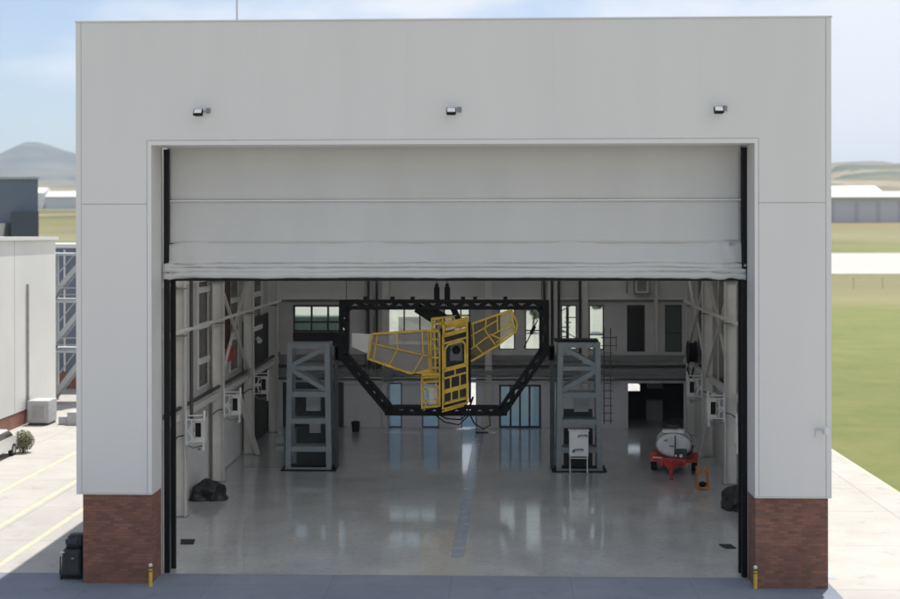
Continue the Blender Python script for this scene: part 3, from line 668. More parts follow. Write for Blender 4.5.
b = MB(); b.tube([(6.7, 21.2, 6.55), (7.5, 21.2, 6.55)], .03, 6); b.tube([(6.7, 21.2, 6.15), (7.5, 21.2, 6.15)], .02, 6); b.tube([(7.45, 21.2, 5.9), (7.45, 21.2, 6.6)], .02, 6); b.build('guard_rail', M['pipe_d'], T2)
# white cabinet in front of the right tower
t = thing('control_cabinet', 'white metal control cabinet on thin legs at the foot of the right tower', 'cabinet', (5.54, 20.25, 0))
b = MB(); b.box(5.08, 6.0, 20.1, 20.5, .87, 2.1); b.build('body', M['white'], t, bevel=.02)
b = MB(); b.tube([(5.12, 20.12, .075), (5.12, 20.12, .78), (5.96, 20.12, .78), (5.96, 20.12, .075)], .03, 6); b.tube([(5.12, 20.45, .075), (5.12, 20.45, .86)], .03, 6); b.tube([(5.96, 20.45, .075), (5.96, 20.45, .86)], .03, 6); b.tube([(5.12, 20.12, .78), (5.12, 20.12, .86)], .03, 6); b.tube([(5.96, 20.12, .78), (5.96, 20.12, .86)], .03, 6); b.build('stand', M['silver'], t)
b = MB(); b.box(5.04, 6.04, 20.06, 20.54, 2.1, 2.14); b.build('lid', M['white'], t)
for z, xo in ((1.9, .42), (1.22, .22)):
    b = MB(); b.tube([(5.08+xo, 20.08, z-.08), (5.1+xo, 20.02, z), (5.5+xo, 20.02, z+.02), (5.52+xo, 20.08, z-.06)], .035, 6); b.build('handle', M['bluemark'], t)
b = MB(); b.box(5.22, 5.34, 20.085, 20.1, 1.05, 1.2); b.build('switch', M['bluemark'], t)

# ------------------------------------------------------------------ hanging black octagonal truss
F = thing('octagonal_truss', 'black lattice steel frame with cut lower corners hanging between the towers', 'frame', (-1.05, 21.5, 2.4))
def lattice(a, b_, name='truss', dpt=.48, ch=.16, seg=.55, yoff=.0):
    a = Vector(a); b_ = Vector(b_); d = (b_-a); Ln = d.length; d.normalize(); nrm = Vector((-d.z, 0, d.x))
    b = MB()
    for y in (21.28, 21.72):
        for s in (-1, 1):
            o = nrm*s*(dpt/2-ch/2)+Vector((0, y-21.5, 0)); b.bar(a+o, b_+o, ch, ch, up=(0, 1, 0))
        n = max(2, int(Ln/seg))
        for k in range(n):
            p = a+d*(Ln*k/n); q = a+d*(Ln*(k+1)/n); s = 1 if k % 2 else -1
            b.bar(p+nrm*s*(dpt/2-.05)+Vector((0, y-21.5, 0)), q-nrm*s*(dpt/2-.05)+Vector((0, y-21.5, 0)), .19, .09, up=(0, 1, 0))
    n = max(2, int(Ln/(seg*2)))
    for k in range(n+1):
        p = a+d*(Ln*k/n)
        for s in (-1, 1): b.bar(p+nrm*s*(dpt/2-.06)+Vector((0, -.22, 0)), p+nrm*s*(dpt/2-.06)+Vector((0, .22, 0)), .08)
    b.build(name, M['black'], F)
P_ = [(-6.0, 8.15), (3.92, 8.15), (3.92, 5.85), (1.85, 2.9), (-3.75, 2.9), (-6.03, 5.6)]
for i in range(6):
    a, c = P_[i], P_[(i+1) % 6]; lattice((a[0], 21.5, a[1]), (c[0], 21.5, c[1]))
for x, z in P_: MB().box(x-.24, x+.24, 21.22, 21.78, z-.24, z+.24).build('gusset', M['black'], F, bevel=.05)
for q in ([(-6.2, 7.95), (-5.6, 7.95), (-6.2, 7.3)], [(4.1, 7.95), (3.5, 7.95), (4.1, 7.2)]): MB().prism(q, 'y', 21.25, 21.75).build('corner_plate', M['black'], F)
for x in (-4.95, -3.6, -2.6, 2.0, .5, -.1): MB().box(x-.1, x+.1, 21.4, 21.6, 8.37, 8.55).build('lug', M['black'], F)
for x in (-1.4, -.88):
    b = MB(); b.tube([(x, 21.5, 8.4), (x, 21.5, 9.02)], .14, 12); b.tube([(x, 21.5, 9.02), (x, 21.5, 9.2)], .09, 12); b.tube([(x, 21.5, 9.2), (x, 21.5, 17.1)], .02, 6); b.build('hoist', M['black'], F)
for x in (-5.9, 3.8):
    b = MB(); b.tube([(x, 21.5, 8.4), (x, 21.5, 17.1)], .018, 6); b.build('hoist_cable', M['black'], F)
for pts in ([(-1.5, 21.3, 2.72), (-1.0, 21.2, 2.35), (-.3, 21.2, 2.22), (.2, 21.3, 2.7)], [(-1.4, 21.5, 2.72), (-.9, 21.4, 2.5), (-.2, 21.4, 2.45), (.1, 21.5, 2.72)], [(.25, 21.3, 2.7), (.45, 21.2, 2.3), (.9, 21.2, 2.03), (1.25, 21.2, 2.2), (1.2, 21.3, 2.7)]):
    b = MB(); b.tube(pts, .035, 6); b.build('cable', M['black'], F)
b = MB(); b.box(-6.45, -6.15, 21.3, 21.8, 5.4, 6.1); b.build('runner', M['black'], F)
b = MB(); b.box(4.12, 4.42, 21.3, 21.8, 5.4, 6.1); b.build('runner', M['black'], F)
b = MB(); b.bar((-2.4, 21.6, 8.0), (-1.5, 21.3, 7.45), .5, .08, up=(0, 1, 0)); b.bar((-1.8, 21.6, 7.95), (-1.0, 21.3, 7.5), .4, .08, up=(0, 1, 0)); b.bar((-.6, 21.5, 8.0), (-.3, 21.2, 7.4), .3, .1, up=(0, 1, 0)); b.build('hanger_plate', M['black'], F)
b = MB(); b.tube([(3.6, 21.4, 7.4), (3.2, 21.3, 6.6), (2.9, 21.3, 6.0)], .03, 6); b.tube([(3.45, 21.35, 7.1), (3.25, 21.3, 6.7)], .09, 8); b.build('stay', M['black'], F)
b = MB(); b.tube([(-1.2, 21.5, 2.72), (-.9, 21.2, 3.2)], .07, 6); b.tube([(.1, 21.5, 2.72), (.4, 21.2, 3.6)], .05, 6); b.build('lower_mount', M['black'], F)

# ------------------------------------------------------------------ yellow winged work cage
Y = thing('winged_work_cage', 'yellow tubular cage with two mesh wings hung inside the black frame', 'work platform', (-.6, 20.9, 3.0))
ya = 20.9
def yb_(pts, w=.085, name='frame_bar', d=0.0, close=False, m='yellow', y=ya):
    b = MB(); q = pts+[pts[0]] if close else pts
    for a, c in zip(q, q[1:]):
        A = a if len(a) == 3 else (a[0], y+d, a[1]); C = c if len(c) == 3 else (c[0], y+d, c[1]); b.bar(A, C, w)
    return b.build(name, M[m], Y)
def px(u, v, d=0.0):      # slope of the cage: it leans to the left, its rungs climb to the right
    return (u, v)
# central upright cage, front at y=20.6, back at y=21.2; rungs climb to the right by .3 m
L_ = lambda z: -1.06+(.0)*(z-3); Rr = lambda z: .13
def cage(x0, x1, y0, y1, zs, tilt, w=.085, name='cage', diag=False):
    zb, zt = zs[0], zs[-1]; b = MB()
    for x, dz in ((x0, 0), (x1, tilt)):
        for y in (y0, y1): b.bar((x, y, zb+dz), (x, y, zt+dz), w)
    for z in zs:
        for y in (y0, y1): b.bar((x0, y, z), (x1, y, z+tilt), w)
        b.bar((x0, y0, z), (x0, y1, z), w); b.bar((x1, y0, z+tilt), (x1, y1, z+tilt), w)
    return b.build(name, M['yellow'], Y)
def front_cage():
    x0, x1, yf, yk, T = -1.06, .13, 20.55, 21.25, .32; w = .085; b = MB()
    for x, dz in ((x0, 0), (x1, T)):
        b.bar((x, yf, 3.05+dz), (x, yf, 6.7+dz), w); b.bar((x, yk, 3.3+dz), (x, yk, 7.2+dz), w)
    for z in (3.08, 3.32, 4.57, 4.92, 6.28, 6.62): b.bar((x0, yf, z), (x1, yf, z+T), w)
    for z in (3.3, 7.2):
        b.bar((x0, yk, z), (x1, yk, z+T), w); b.bar((x0, yf, z), (x0, yk, z), w); b.bar((x1, yf, z+T), (x1, yk, z+T), w)
    return b.build('centre_cage', M['yellow'], Y)
front_cage()
b = MB(); b.bar((-1.02, 20.54, 3.93), (.1, 20.54, 4.24), .05, .2); b.build('cross_band', M['yellow'], Y)
b = MB()
for f, za, zb in ((.5, 4.57, 4.92), (.32, 3.98, 4.57), (.70, 3.98, 4.57), (.35, 3.32, 3.88), (.66, 3.32, 3.88)):
    x = -1.06+1.19*f; b.bar((x, 20.55, za+.32*f), (x, 20.55, zb+.32*f), .065)
b.build('rung_bar', M['yellow'], Y)
# door with clipped corners
yb_([(-.96, 5.05), (-.96, 6.0), (-.8, 6.24), (-.12, 6.42), (.03, 6.27), (.03, 5.3)], .09, 'cage_door', -.31, True)
b = MB(); b.box(-.75, -.1, 20.95, 21.2, 5.4, 6.4); b.build('instrument_box', mat('slate_box', (.13, .14, .17), .4), Y, bevel=.03)
b = MB(); b.ell((-.42, 20.9, 5.95), .2, .1, .22); b.build('sensor_head', M['black'], Y, smooth=True)
b = MB(); b.bar((-1.1, 20.35, 2.98), (-.05, 20.35, 3.28), .06); b.bar((-1.08, 20.35, 2.98), (-1.08, 20.5, 2.98), .06); b.bar((-.06, 20.35, 3.28), (-.06, 20.5, 3.28), .06); b.build('foot_step', M['yellow'], Y)
b = MB(); b.box(-1.0, .1, 21.3, 21.36, 3.2, 6.9); b.build('back_panel', M['pipe_d'], Y)
b = MB(); b.box(-1.21, -1.12, 20.7, 21.5, 2.9, 7.0); b.build('spine', M['black'], Y)
b = MB(); b.box(.19, .3, 20.7, 21.5, 3.4, 7.3); b.build('spine', M['black'], Y)
# upper box, leaning back
cage(-1.02, .1, 20.5, 21.0, [6.74, 7.26], .26, .095, name='head_cage')
cage(-1.62, -1.08, 20.95, 21.5, [6.9, 7.2, 7.46], .06, .08, name='head_side_cage')
b = MB(); b.bar((-1.62, 21.3, 7.48), (.08, 21.3, 7.62), .09); b.bar((-1.02, 20.95, 7.3), (-1.6, 21.5, 7.5), .08); b.build('head_bar', M['yellow'], Y)
b = MB(); b.bar((-.95, 20.75, 6.98), (-.45, 20.75, 7.08), .1, .1); b.build('lamp_bar', M['white'], Y)
b = MB(); b.bar((-1.0, 21.05, 7.02), (.06, 21.05, 7.28), .05, .4); b.build('head_plate', M['yellow'], Y)
# ladder column between left wing and cage
cage(-1.66, -1.22, 20.7, 21.15, [4.68, 5.1, 5.6, 6.05, 6.5, 6.88], -.02, .07, 'ladder_column')
# lower left box
cage(-2.1, -1.22, 20.6, 21.2, [3.12, 4.35, 4.6], .12, .075, 'side_cage')
b = MB()
for z in (3.45, 4.05): b.bar((-2.1, 20.6, z), (-1.22, 20.6, z+.12), .05)
for x in (-1.92, -1.4): b.bar((x, 20.6, 3.14), (x, 20.6, 4.4), .05)
b.bar((-2.1, 20.6, 4.75), (-1.22, 20.6, 4.8), .1); b.build('side_bar', M['yellow'], Y)
b = MB(); b.box(-1.75, -1.3, 20.85, 21.1, 3.3, 4.2); b.build('instrument_box', M['wall_low'], Y)
b = MB(); b.box(-2.0, -1.3, 20.7, 20.9, 4.55, 4.75); b.build('step_plate', M['yellow'], Y)
# left wing: outline, spar, ribs, mesh panel, pale tip
WL = [(-4.56, 6.74), (-1.5, 6.93), (-1.42, 4.68), (-2.5, 4.74), (-4.78, 5.52)]
LW = yb_(WL, .1, 'wing_frame', 0, True)
b = MB()
for p, q in (((-4.55, 6.26), (-1.4, 5.55)), ((-3.35, 6.8), (-3.3, 6.0)), ((-3.3, 6.0), (-3.75, 5.15)), ((-2.1, 6.88), (-2.05, 5.7)), ((-2.05, 5.7), (-2.55, 4.8)), ((-4.3, 6.7), (-4.5, 5.5)), ((-1.8, 6.9), (-1.75, 4.75)), ((-2.35, 6.86), (-1.9, 6.9))):
    b.bar((p[0], ya, p[1]), (q[0], ya, q[1]), .06)
b.prism([(-2.7, 4.72), (-1.5, 4.66), (-1.45, 4.95), (-1.9, 5.0)], 'y', ya-.05, ya+.05)
b.build('wing_rib', M['yellow'], LW)
MB().prism([(-4.52, 6.7), (-1.5, 6.88), (-1.45, 4.75), (-2.5, 4.8), (-4.72, 5.55)], 'y', ya+.06, ya+.075).build('mesh_panel', M['mesh'], LW)
MB().prism([(-5.57, 6.77), (-4.6, 6.72), (-4.74, 5.72), (-5.57, 6.1)], 'y', ya+.05, ya+.09).build('wing_tip', M['clad'], LW)
# right wing
WR = [(.14, 7.15), (2.3, 7.92), (2.58, 7.25), (2.52, 6.85), (1.6, 6.15), (.2, 5.32)]
RW = yb_(WR, .09, 'wing_frame', .15, True)
b = MB(); yq = ya+.15
for p, q in (((.2, 5.9), (1.0, 6.5)), ((1.0, 6.5), (2.3, 7.2)), ((1.05, 7.45), (1.0, 6.9)), ((1.0, 6.9), (1.5, 6.2)), ((.4, 7.2), (.45, 6.1)), ((2.1, 7.82), (2.15, 7.25)), ((.55, 6.15), (.9, 5.75)), ((2.3, 7.9), (2.45, 7.0)), ((1.6, 7.65), (1.62, 6.85)), ((.25, 6.6), (1.6, 7.4)), ((1.25, 6.72), (1.9, 6.42)), ((.3, 7.18), (.2, 5.4))):
    b.bar((p[0], yq, p[1]), (q[0], yq, q[1]), .06)
b.build('wing_rib', M['yellow'], RW)
MB().prism([(.18, 7.12), (2.28, 7.87), (2.54, 7.25), (2.5, 6.9), (1.58, 6.2), (.22, 5.38)], 'y', yq+.06, yq+.075).build('mesh_panel', M['mesh2'], RW)
b = MB(); b.bar((1.55, yq-.05, 6.3), (2.45, yq-.05, 6.95), .09, .06); b.build('edge_bar', M['yellow'], RW)
b = MB(); b.bar((1.75, yq-.1, 6.53), (2.35, yq-.1, 6.93), .06, .03); b.build('edge_strip', M['white'], RW)

# ------------------------------------------------------------------ caged units on the columns
def caged_unit(x, y, s, z, label):
    # s=+1: unit reaches towards +x (left columns)
    t = thing('caged_column_unit', label, 'wall unit', (x, y, z), 'white caged units on the side columns')
    def bx(n, m, a, b_, y0, y1, z0, z1, **k):
        q = sorted((x+s*a, x+s*b_)); return MB().box(q[0], q[1], y-.3+y0, y-.3+y1, z+z0, z+z1).build(n, m, t, **k)
    bx('case', M['steel_w'], .42, .82, .06, .5, .12, .98, bevel=.015)
    bx('grille', M['black'], .45, .68, .045, .057, .28, .86)
    b = MB()
    def tb(p, r): b.tube([(x+s*q[0], y-.3+q[1], z+q[2]) for q in p], r, 6)
    tb([(.08, 0, -.05), (.08, 0, 1.3)], .032); tb([(.0, .02, 1.0), (.85, .02, 1.0)], .025); tb([(.0, .02, .1), (.85, .02, .1)], .025); tb([(.02, 0, .3), (.42, 0, .95)], .02); tb([(.02, 0, .75), (.42, 0, .15)], .02)
    tb([(.3, .0, .1), (.3, .0, 1.0)], .02); tb([(.02, .02, .0), (.02, .02, 1.0)], .025); tb([(.1, .3, 1.12), (.8, .3, 1.14)], .03)
    b.build('cage', M['white'], t)
    MB().tube([(x+s*.78, y-.1, z+1.02), (x+s*.78, y-.1, z+1.34)], .045, 8).build('fitting', M['white'], t); MB().tube([(x+s*.74, y-.1, z-.3), (x+s*.74, y-.1, z+.1)], .05, 8).build('fitting', M['white'], t)
    b = MB(); b.tube([(x+s*.7, y-.05, z-.12), (x+s*.3, y-.05, z-.2), (x+s*.1, y-.05, z-.1)], .035, 6); b.tube([(x+s*.5, y-.05, z-.25), (x+s*.62, y-.05, z-.25)], .04, 6); b.build('valve', M['tray'], t)
    b = MB(); b.tube([(x+s*.05, y-.2, z+.35), (x-s*.25, y-.24, z+.3), (x-s*.5, y-.2, z+.1)], .025, 6); b.build('hose', M['black'], t)
    q = sorted((x-s*.04, x+s*.45)); MB().box(q[0], q[1], y-.05, y+.05, z+.45, z+.6).build('arm', M['steel_w'], t)
for (x, y), z, s, lb in ((LC[1], 3.05, 1, 'white caged unit on the front left column, nearest the door'), (LC[2], 3.1, 1, 'white caged unit on the left side, second column back from the door'), (LC[3], 3.15, 1, 'white caged unit on the left side, farthest from the door'),
                         (RC[1], 3.0, -1, 'white caged unit on the front right column, nearest the door'), (RC[2], 3.0, -1, 'white caged unit on the right side, second column back from the door'), (RC[3], 3.1, -1, 'white caged unit on the right side, farthest from the door')):
    caged_unit(x, y, s, z, lb)

# ------------------------------------------------------------------ tarp bundles
def bundle(name, cx_, cy_, rx, ry, h, label, seed):
    b = MB(); n, m_ = 64, 26; rings = []
    for j in range(m_):
        f = j/(m_-1); r = []
        for k in range(n):
            a = 2*math.pi*k/n; c, s = math.cos(a), math.sin(a)
            rad = (1-f**2.4)**.6 if f < 1 else .03
            q = 1+.33*noise.noise((c*1.6+seed, s*1.6, f*1.8))+.14*noise.noise((c*4, s*4+seed, f*4))+.07*noise.noise((c*11, s*11+seed, f*9))
            sx = math.copysign(abs(c)**.7, c); sy = math.copysign(abs(s)**.7, s)
            z = h*f*(1+.3*noise.noise((c*1.1+seed, s*1.1, 7)))
            r.append((cx_+rx*max(rad, .03)*sx*q, cy_+ry*max(rad, .03)*sy*q, .008+max(0, z)))
        rings.append(r)
    b.loft(rings); o = b.build(name, M['tarp'], base=(cx_, cy_, 0), smooth=True); return tag(o, label, 'tarpaulin')
bundle('tarp_bundle', -11.2, 14.0, .78, .8, .8, 'black tarpaulin heap at the foot of the left columns', 2.0)
bundle('tarp_bundle', 11.85, 12.9, .62, 1.3, .85, 'black tarpaulin heap by the right door track', 5.0)
for x0, x1, y0, y1, lb in ((-10.5, -9.85, 5.5, 6.2, 'dark flat mat lying on the floor near the left door track'), (9.85, 10.4, 5.4, 6.0, 'dark flat mat lying on the floor near the right door track')):
    b = MB(); b.prism([(x0+.15, y0), (x1, y0), (x1-.1, y1), (x0, y1)], 'z', .009, .04); tag(b.build('floor_mat', M['rubber'], base=(x0, y0, 0)), lb, 'mat')

# ------------------------------------------------------------------ tank trailer
t = thing('tank_trailer', 'white oval water tank on a red two-wheeled trailer by the right wall', 'trailer', (10.3, 21.3, 0))
cx_, cz_ = 10.33, 1.42
def er(y, s): return [(cx_+.84*s*math.cos(2*math.pi*k/32), y, cz_+.58*s*math.sin(2*math.pi*k/32)) for k in range(32)]
b = MB(); b.loft([er(20.06, .55), er(20.0+.04, .86), er(20.1, .96), er(20.2, 1), er(22.1, 1), er(22.2, .95), er(22.26, .8)]); tk = b.build('tank', M['tank'], t, smooth=True)
for yq_ in (20.22, 22.0): MB().tube([(cx_+1.02*.84*math.cos(a), yq_, cz_+1.02*.58*math.sin(a)) for a in [2*math.pi*k/32 for k in range(33)]], .025, 6).build('band', M['tray'], tk)
b = MB(); b.box(cx_-.55, cx_+.5, 20.3, 20.9, cz_+.56, cz_+.68); b.build('hatch', M['white'], tk, bevel=.02)
b = MB(); b.tube([(cx_-.1, 21.3, cz_+.55), (cx_-.1, 21.3, cz_+.78)], .3, 16); b.build('manhole', M['pipe_d'], tk)
b = MB(); b.box(cx_-.62, cx_-.3, 20.05, 20.075, cz_+.2, cz_+.3); b.box(cx_-.22, cx_-.0, 20.01, 20.035, cz_-.06, cz_+.03); b.build('name_plate', M['steel_g'], tk)
b = MB(); b.tube([(cx_+.06, 20.0, cz_+.5), (cx_+.06, 19.98, cz_-.5)], .03, 6); b.build('sight_pipe', M['pipe_d'], tk)
b = MB(); b.box(cx_-.95, cx_+.95, 20.0, 22.4, .62, .8); b.box(cx_-.7, cx_+.6, 19.7, 20.0, .5, .85); b.build('chassis', M['red'], t, bevel=.03)
for s in (-1, 1):
    x = cx_+s*.98; b = MB(); b.tube([(x-.14, 21.3, .40), (x+.14, 21.3, .40)], .39, 24); w = b.build('wheel', M['rubber'], t, bevel=.03)
    MB().tube([(x+s*.142, 21.3, .40), (x+s*.15, 21.3, .40)], .2, 16).build('rim', M['red'], w)
    b = MB(); pts = [(21.3+.56*math.cos(R(a)), .42+.5*math.sin(R(a))) for a in range(10, 171, 20)]; ins = [(21.3+.5*math.cos(R(a)), .42+.45*math.sin(R(a))) for a in range(170, 9, -20)]
    b.prism(pts+ins, 'x', x-.18, x+.18); b.build('mudguard', M['red'], t)
b = MB(); b.bar((cx_-.5, 19.8, .62), (cx_-.12, 18.6, .52), .12); b.bar((cx_+.4, 19.8, .62), (cx_-.12, 18.6, .52), .12); b.bar((cx_-.12, 18.7, .52), (cx_-.12, 18.2, .5), .14); b.build('drawbar', M['red'], t)
b = MB(); b.tube([(cx_-.12, 18.7, .1), (cx_-.12, 18.7, .85)], .07, 10); b.tube([(cx_-.12, 18.7, .85), (cx_-.12, 18.7, .92)], .1, 10); b.box(cx_-.22, cx_-.02, 18.6, 18.8, .012, .1); b.build('jockey_leg', M['red'], t)
b = MB(); b.box(cx_+.02, cx_+.62, 19.72, 19.98, .88, 1.3); b.tube([(cx_+.15, 19.7, 1.2), (cx_+.15, 19.5, 1.2)], .08, 10); b.build('pump', M['pipe_d'], t, bevel=.02)
MB().tube([(cx_+.34, 19.71, 1.0), (cx_+.34, 19.66, 1.0)], .08, 12).build('gauge', M['white'], t); MB().tube([(cx_+.1, 19.71, 1.0), (cx_+.1, 19.67, 1.0)], .05, 12).build('gauge', M['white'], t)
b = MB(); b.tube([(cx_+.6, 19.8, 1.0), (cx_+.85, 19.85, 1.2), (cx_+.92, 20.3, 1.4)], .04, 8); b.build('hose', M['black'], t)
b = MB(); b.tube([(cx_-1.0, 19.9, .86), (cx_-.55, 19.72, .87)], .03, 6); b.build('tow_bar', M['silver'], t)
t.rotation_euler = (0, 0, R(-8)); t.location.x -= .05
# orange stand
t = thing('orange_stand', 'small orange tubular stand on the floor in front of the red trailer', 'stand', (10.88, 16.5, 0))
b = MB()
for y in (16.35, 16.75):
    b.tube([(10.66, y, .02), (10.68, y+.05, 1.02), (11.14, y+.05, 1.02), (11.17, y, .02)], .035, 8)
for z in (.12, .8): 
    b.tube([(10.66, 16.35, z), (10.66, 16.75, z)], .03, 6); b.tube([(11.16, 16.35, z), (11.16, 16.75, z)], .03, 6)
b.tube([(10.67, 16.36, .83), (11.15, 16.36, .83)], .03, 6); b.build('stand_frame', M['orange'], t)
b = MB(); b.box(10.68, 11.14, 16.36, 16.74, .1, .14); b.build('shelf', M['orange'], t)
b = MB(); b.ell((10.92, 16.5, .26), .18, .15, .12); b.build('motor', M['black'], t, smooth=True)
# back-of-hall bits
t = thing('waste_bin', 'small black waste bin on the floor against the back wall', 'bin', (-6.72, 33.3, 0))
b = MB(); b.loft([[( -6.72+.24*s*math.cos(2*math.pi*k/16), 33.3+.24*s*math.sin(2*math.pi*k/16), z) for k in range(16)] for z, s in ((.01, .85), (.5, 1.05), (.52, 1.1))]); b.build('body', M['rubber'], t)
b = MB(); b.loft([[( -6.72+.25*s*math.cos(2*math.pi*k/16), 33.3+.25*s*math.sin(2*math.pi*k/16), z) for k in range(16)] for z, s in ((.525, 1.1), (.6, .95), (.64, .4))]); b.build('lid', M['black'], t)
t = thing('barrier_post', 'thin barrier post on a flat black base near the middle of the back wall', 'post', (.72, 33.0, 0))
b = MB(); b.box(.35, 1.1, 32.85, 33.15, .012, .06); b.build('base', M['black'], t); b = MB(); b.tube([(.72, 33, .06), (.72, 33, .95)], .035, 8); b.build('pole', M['silver'], t)
t = thing('wall_lamp', 'small white spotlight mounted high on the left wall', 'lamp', (-11.4, 27.5, 5.9))
b = MB(); b.bar((-11.95, 27.5, 6.0), (-11.4, 27.5, 5.95), .05); b.build('arm', M['tray'], t); b = MB(); b.tube([(-11.45, 27.45, 5.98), (-11.28, 27.2, 5.85)], .1, 12, .15); b.build('shade', M['white'], t)
t = thing('unit_heater', 'white framed heater box hung high on the back wall', 'heater', (10.2, 34.6, 8.3))
b = MB(); b.box(9.75, 10.65, 34.4, 34.95, 8.05, 9.15); b.build('case', M['tray'], t, bevel=.02)
b = MB(); b.box(9.8, 9.92, 34.37, 34.397, 8.12, 9.1); b.box(10.46, 10.58, 34.37, 34.397, 8.12, 9.1); b.box(9.92, 10.46, 34.37, 34.397, 8.12, 8.24); b.box(9.92, 10.46, 34.37, 34.397, 8.98, 9.1); b.build('louvre_frame', M['clad'], t)
b = MB(); b.tube([(9.35, 34.8, 8.1), (9.35, 34.8, 9.3)], .05, 8); b.build('flue', M['tray'], t)
t = thing('hose_reel', 'black hose reel on the right wall near the back corner', 'hose reel', (12.5, 31.0, 4.9))
b = MB(); b.tube([(12.3, 30.2, 5.0), (12.7, 30.2, 5.0)], .55, 24); b.build('drum', M['black'], t); b = MB(); b.tube([(12.26, 30.2, 5.0), (12.3, 30.2, 5.0)], .65, 24); b.tube([(12.7, 30.2, 5.0), (12.74, 30.2, 5.0)], .65, 24); b.build('flange', M['rubber'], t)
b = MB(); b.tube([(12.35, 30.0, 4.6), (12.2, 29.8, 4.1), (12.4, 29.9, 3.5), (12.6, 30.1, 4.2)], .05, 8); b.build('hose', M['black'], t)
b = MB(); b.box(12.74, 12.995, 30.1, 30.3, 4.8, 5.2); b.build('bracket', M['tray'], t)

# ------------------------------------------------------------------ left annex and neighbours
A = thing('annex_building', 'low white building with a red brick base left of the hangar', 'building', (-34, 25, 0))
b = MB(); b.box(-45, -27.3, -8, 41.3, .9, 11.3); b.build('wall', M['annexwhite'], A)
b = MB(); b.box(-44.9, -27.33, -7.9, 41.2, 0, .9); b.build('brick_base', M['brickpale'], A)
b = MB(); b.box(-45.1, -27.15, -8.1, 41.45, 11.3, 11.5); b.build('coping', M['trim'], A)
for y in (36.0, 24.0): b = MB(); b.box(-27.3, -27.18, y, y+.16, 1.0, 8.6); b.build('downpipe', M['joint'], A)
for y in (18, 28): b = MB(); b.box(-27.3, -27.24, y, y+1.2, 5.4, 6.0); b.build('vent', M['joint'], A)
for y in (6.0, 16.0, 26.0, 34.0): b = MB(); b.box(-27.3, -27.292, y, y+.03, .95, 11.25); b.build('panel_seam', M['joint'], A)
A = thing('link_building', 'blue-grey glazed building with a brick base behind the outdoor stair', 'building', (-36, 60, 0))
b = MB(); b.box(-50, -24, 54, 66, 1.2, 10.6); b.build('wall', M['bgrey'], A); b = MB(); b.box(-50, -23.98, 53.9, 66, 0, 1.2); b.build('brick_base', M['brickpale'], A); b = MB(); b.box(-50.1, -23.9, 53.8, 66.1, 10.6, 10.9); b.build('roof_edge', M['trim'], A)
for x in range(-46, -24, 3): b = MB(); b.box(x, x+.12, 53.93, 53.998, 1.3, 10.5); b.build('mullion', M['trim'], A)
M['stairgrey'] = mat('pale_grey_steel', (.42, .44, .45), .5, var=.05)
S = thing('outdoor_stair', 'pale grey steel outdoor stair between the white annex and the hangar', 'stair', (-27.5, 47, 0))
b = MB()
for x in (-29.3, -26.2):
    for y in (44.5, 47.5): b.box(x-.1, x+.1, y-.1, y+.1, 0, 10.4)
b.build('post', M['stairgrey'], S)
for z in (3.6, 7.0, 10.2):
    b = MB(); b.box(-29.5, -26.0, 44.3, 47.7, z, z+.16); b.build('landing', M['stairgrey'], S)
    b = MB(); b.tube([(-29.3, 44.4, z+1.0), (-26.2, 44.4, z+1.0)], .04, 6); b.tube([(-29.3, 44.4, z+.55), (-26.2, 44.4, z+.55)], .03, 6); b.build('handrail', M['stairgrey'], S)
for i, (z0, z1) in enumerate(((.1, 3.6), (3.7, 7.0), (7.1, 10.2))):
    xa, xb = (-29.0, -26.3)
    b = MB(); b.bar((xa, 44.6, z0), (xb, 44.6, z1), .12, .3); b.bar((xa, 45.6, z0), (xb, 45.6, z1), .12, .3)
    for k in range(12):
        f = (k+.5)/12; b.box(xa+(xb-xa)*f-.14, xa+(xb-xa)*f+.14, 44.66, 45.54, z0+(z1-z0)*f, z0+(z1-z0)*f+.03)
    b.build('flight', M['stairgrey'], S)
    b = MB(); b.tube([(xa, 44.55, z0+1), (xb, 44.55, z1+1)], .04, 6); b.build('handrail', M['stairgrey'], S)
A = thing('grey_warehouse', 'tall blue-grey metal building behind the white annex', 'building', (-75, 130, 0))
b = MB(); b.prism([(-110, 120), (-56.4, 120), (-71, 150), (-118, 150)], 'z', 0, 18.6); b.build('wall', M['bgrey'], A); b = MB(); b.prism([(-110.2, 119.8), (-56.2, 119.8), (-70.8, 150.2), (-118.2, 150.2)], 'z', 18.6, 18.9); b.build('roof_edge', M['annexroof'], A)
b = MB(); b.prism([(-57.6, 114), (-54.2, 114), (-56.3, 119.7), (-59.8, 119.7)], 'z', 0, 14.4); b.build('porch', M['bgrey2'], A); b = MB(); b.box(-63, -59.85, 116, 119.7, 0, 13.0); b.build('side_bay', M['farroof'], A)
for x in range(-108, -58, 5): b = MB(); b.box(x, x+.1, 119.95, 119.997, 0, 18.5); b.build('seam', M['bgrey2'], A)
# generator and small boxes at the annex
t = thing('generator', 'small white box unit on the ground by the white annex', 'generator', (-26.4, 36, 0))
b = MB(); b.box(-27.0, -25.7, 35.3, 36.8, .15, 1.5); b.build('case', M['annexroof'], t, bevel=.03); b = MB(); b.box(-26.95, -25.75, 35.35, 36.75, .002, .15); b.build('skid', M['pipe_d'], t); b = MB(); b.box(-26.7, -26.0, 35.27, 35.297, .5, 1.2); b.build('louvre', M['joint'], t)
b = MB(); b.box(-24.6, -23.8, 35.4, 36.6, .002, .8); b.box(-25.2, -24.65, 35.6, 36.3, .002, .5); tag(b.build('pallet_stack', M['annexroof'], base=(-24.5, 36, 0), bevel=.03), 'low grey crates stacked beside the outdoor stair', 'crates')
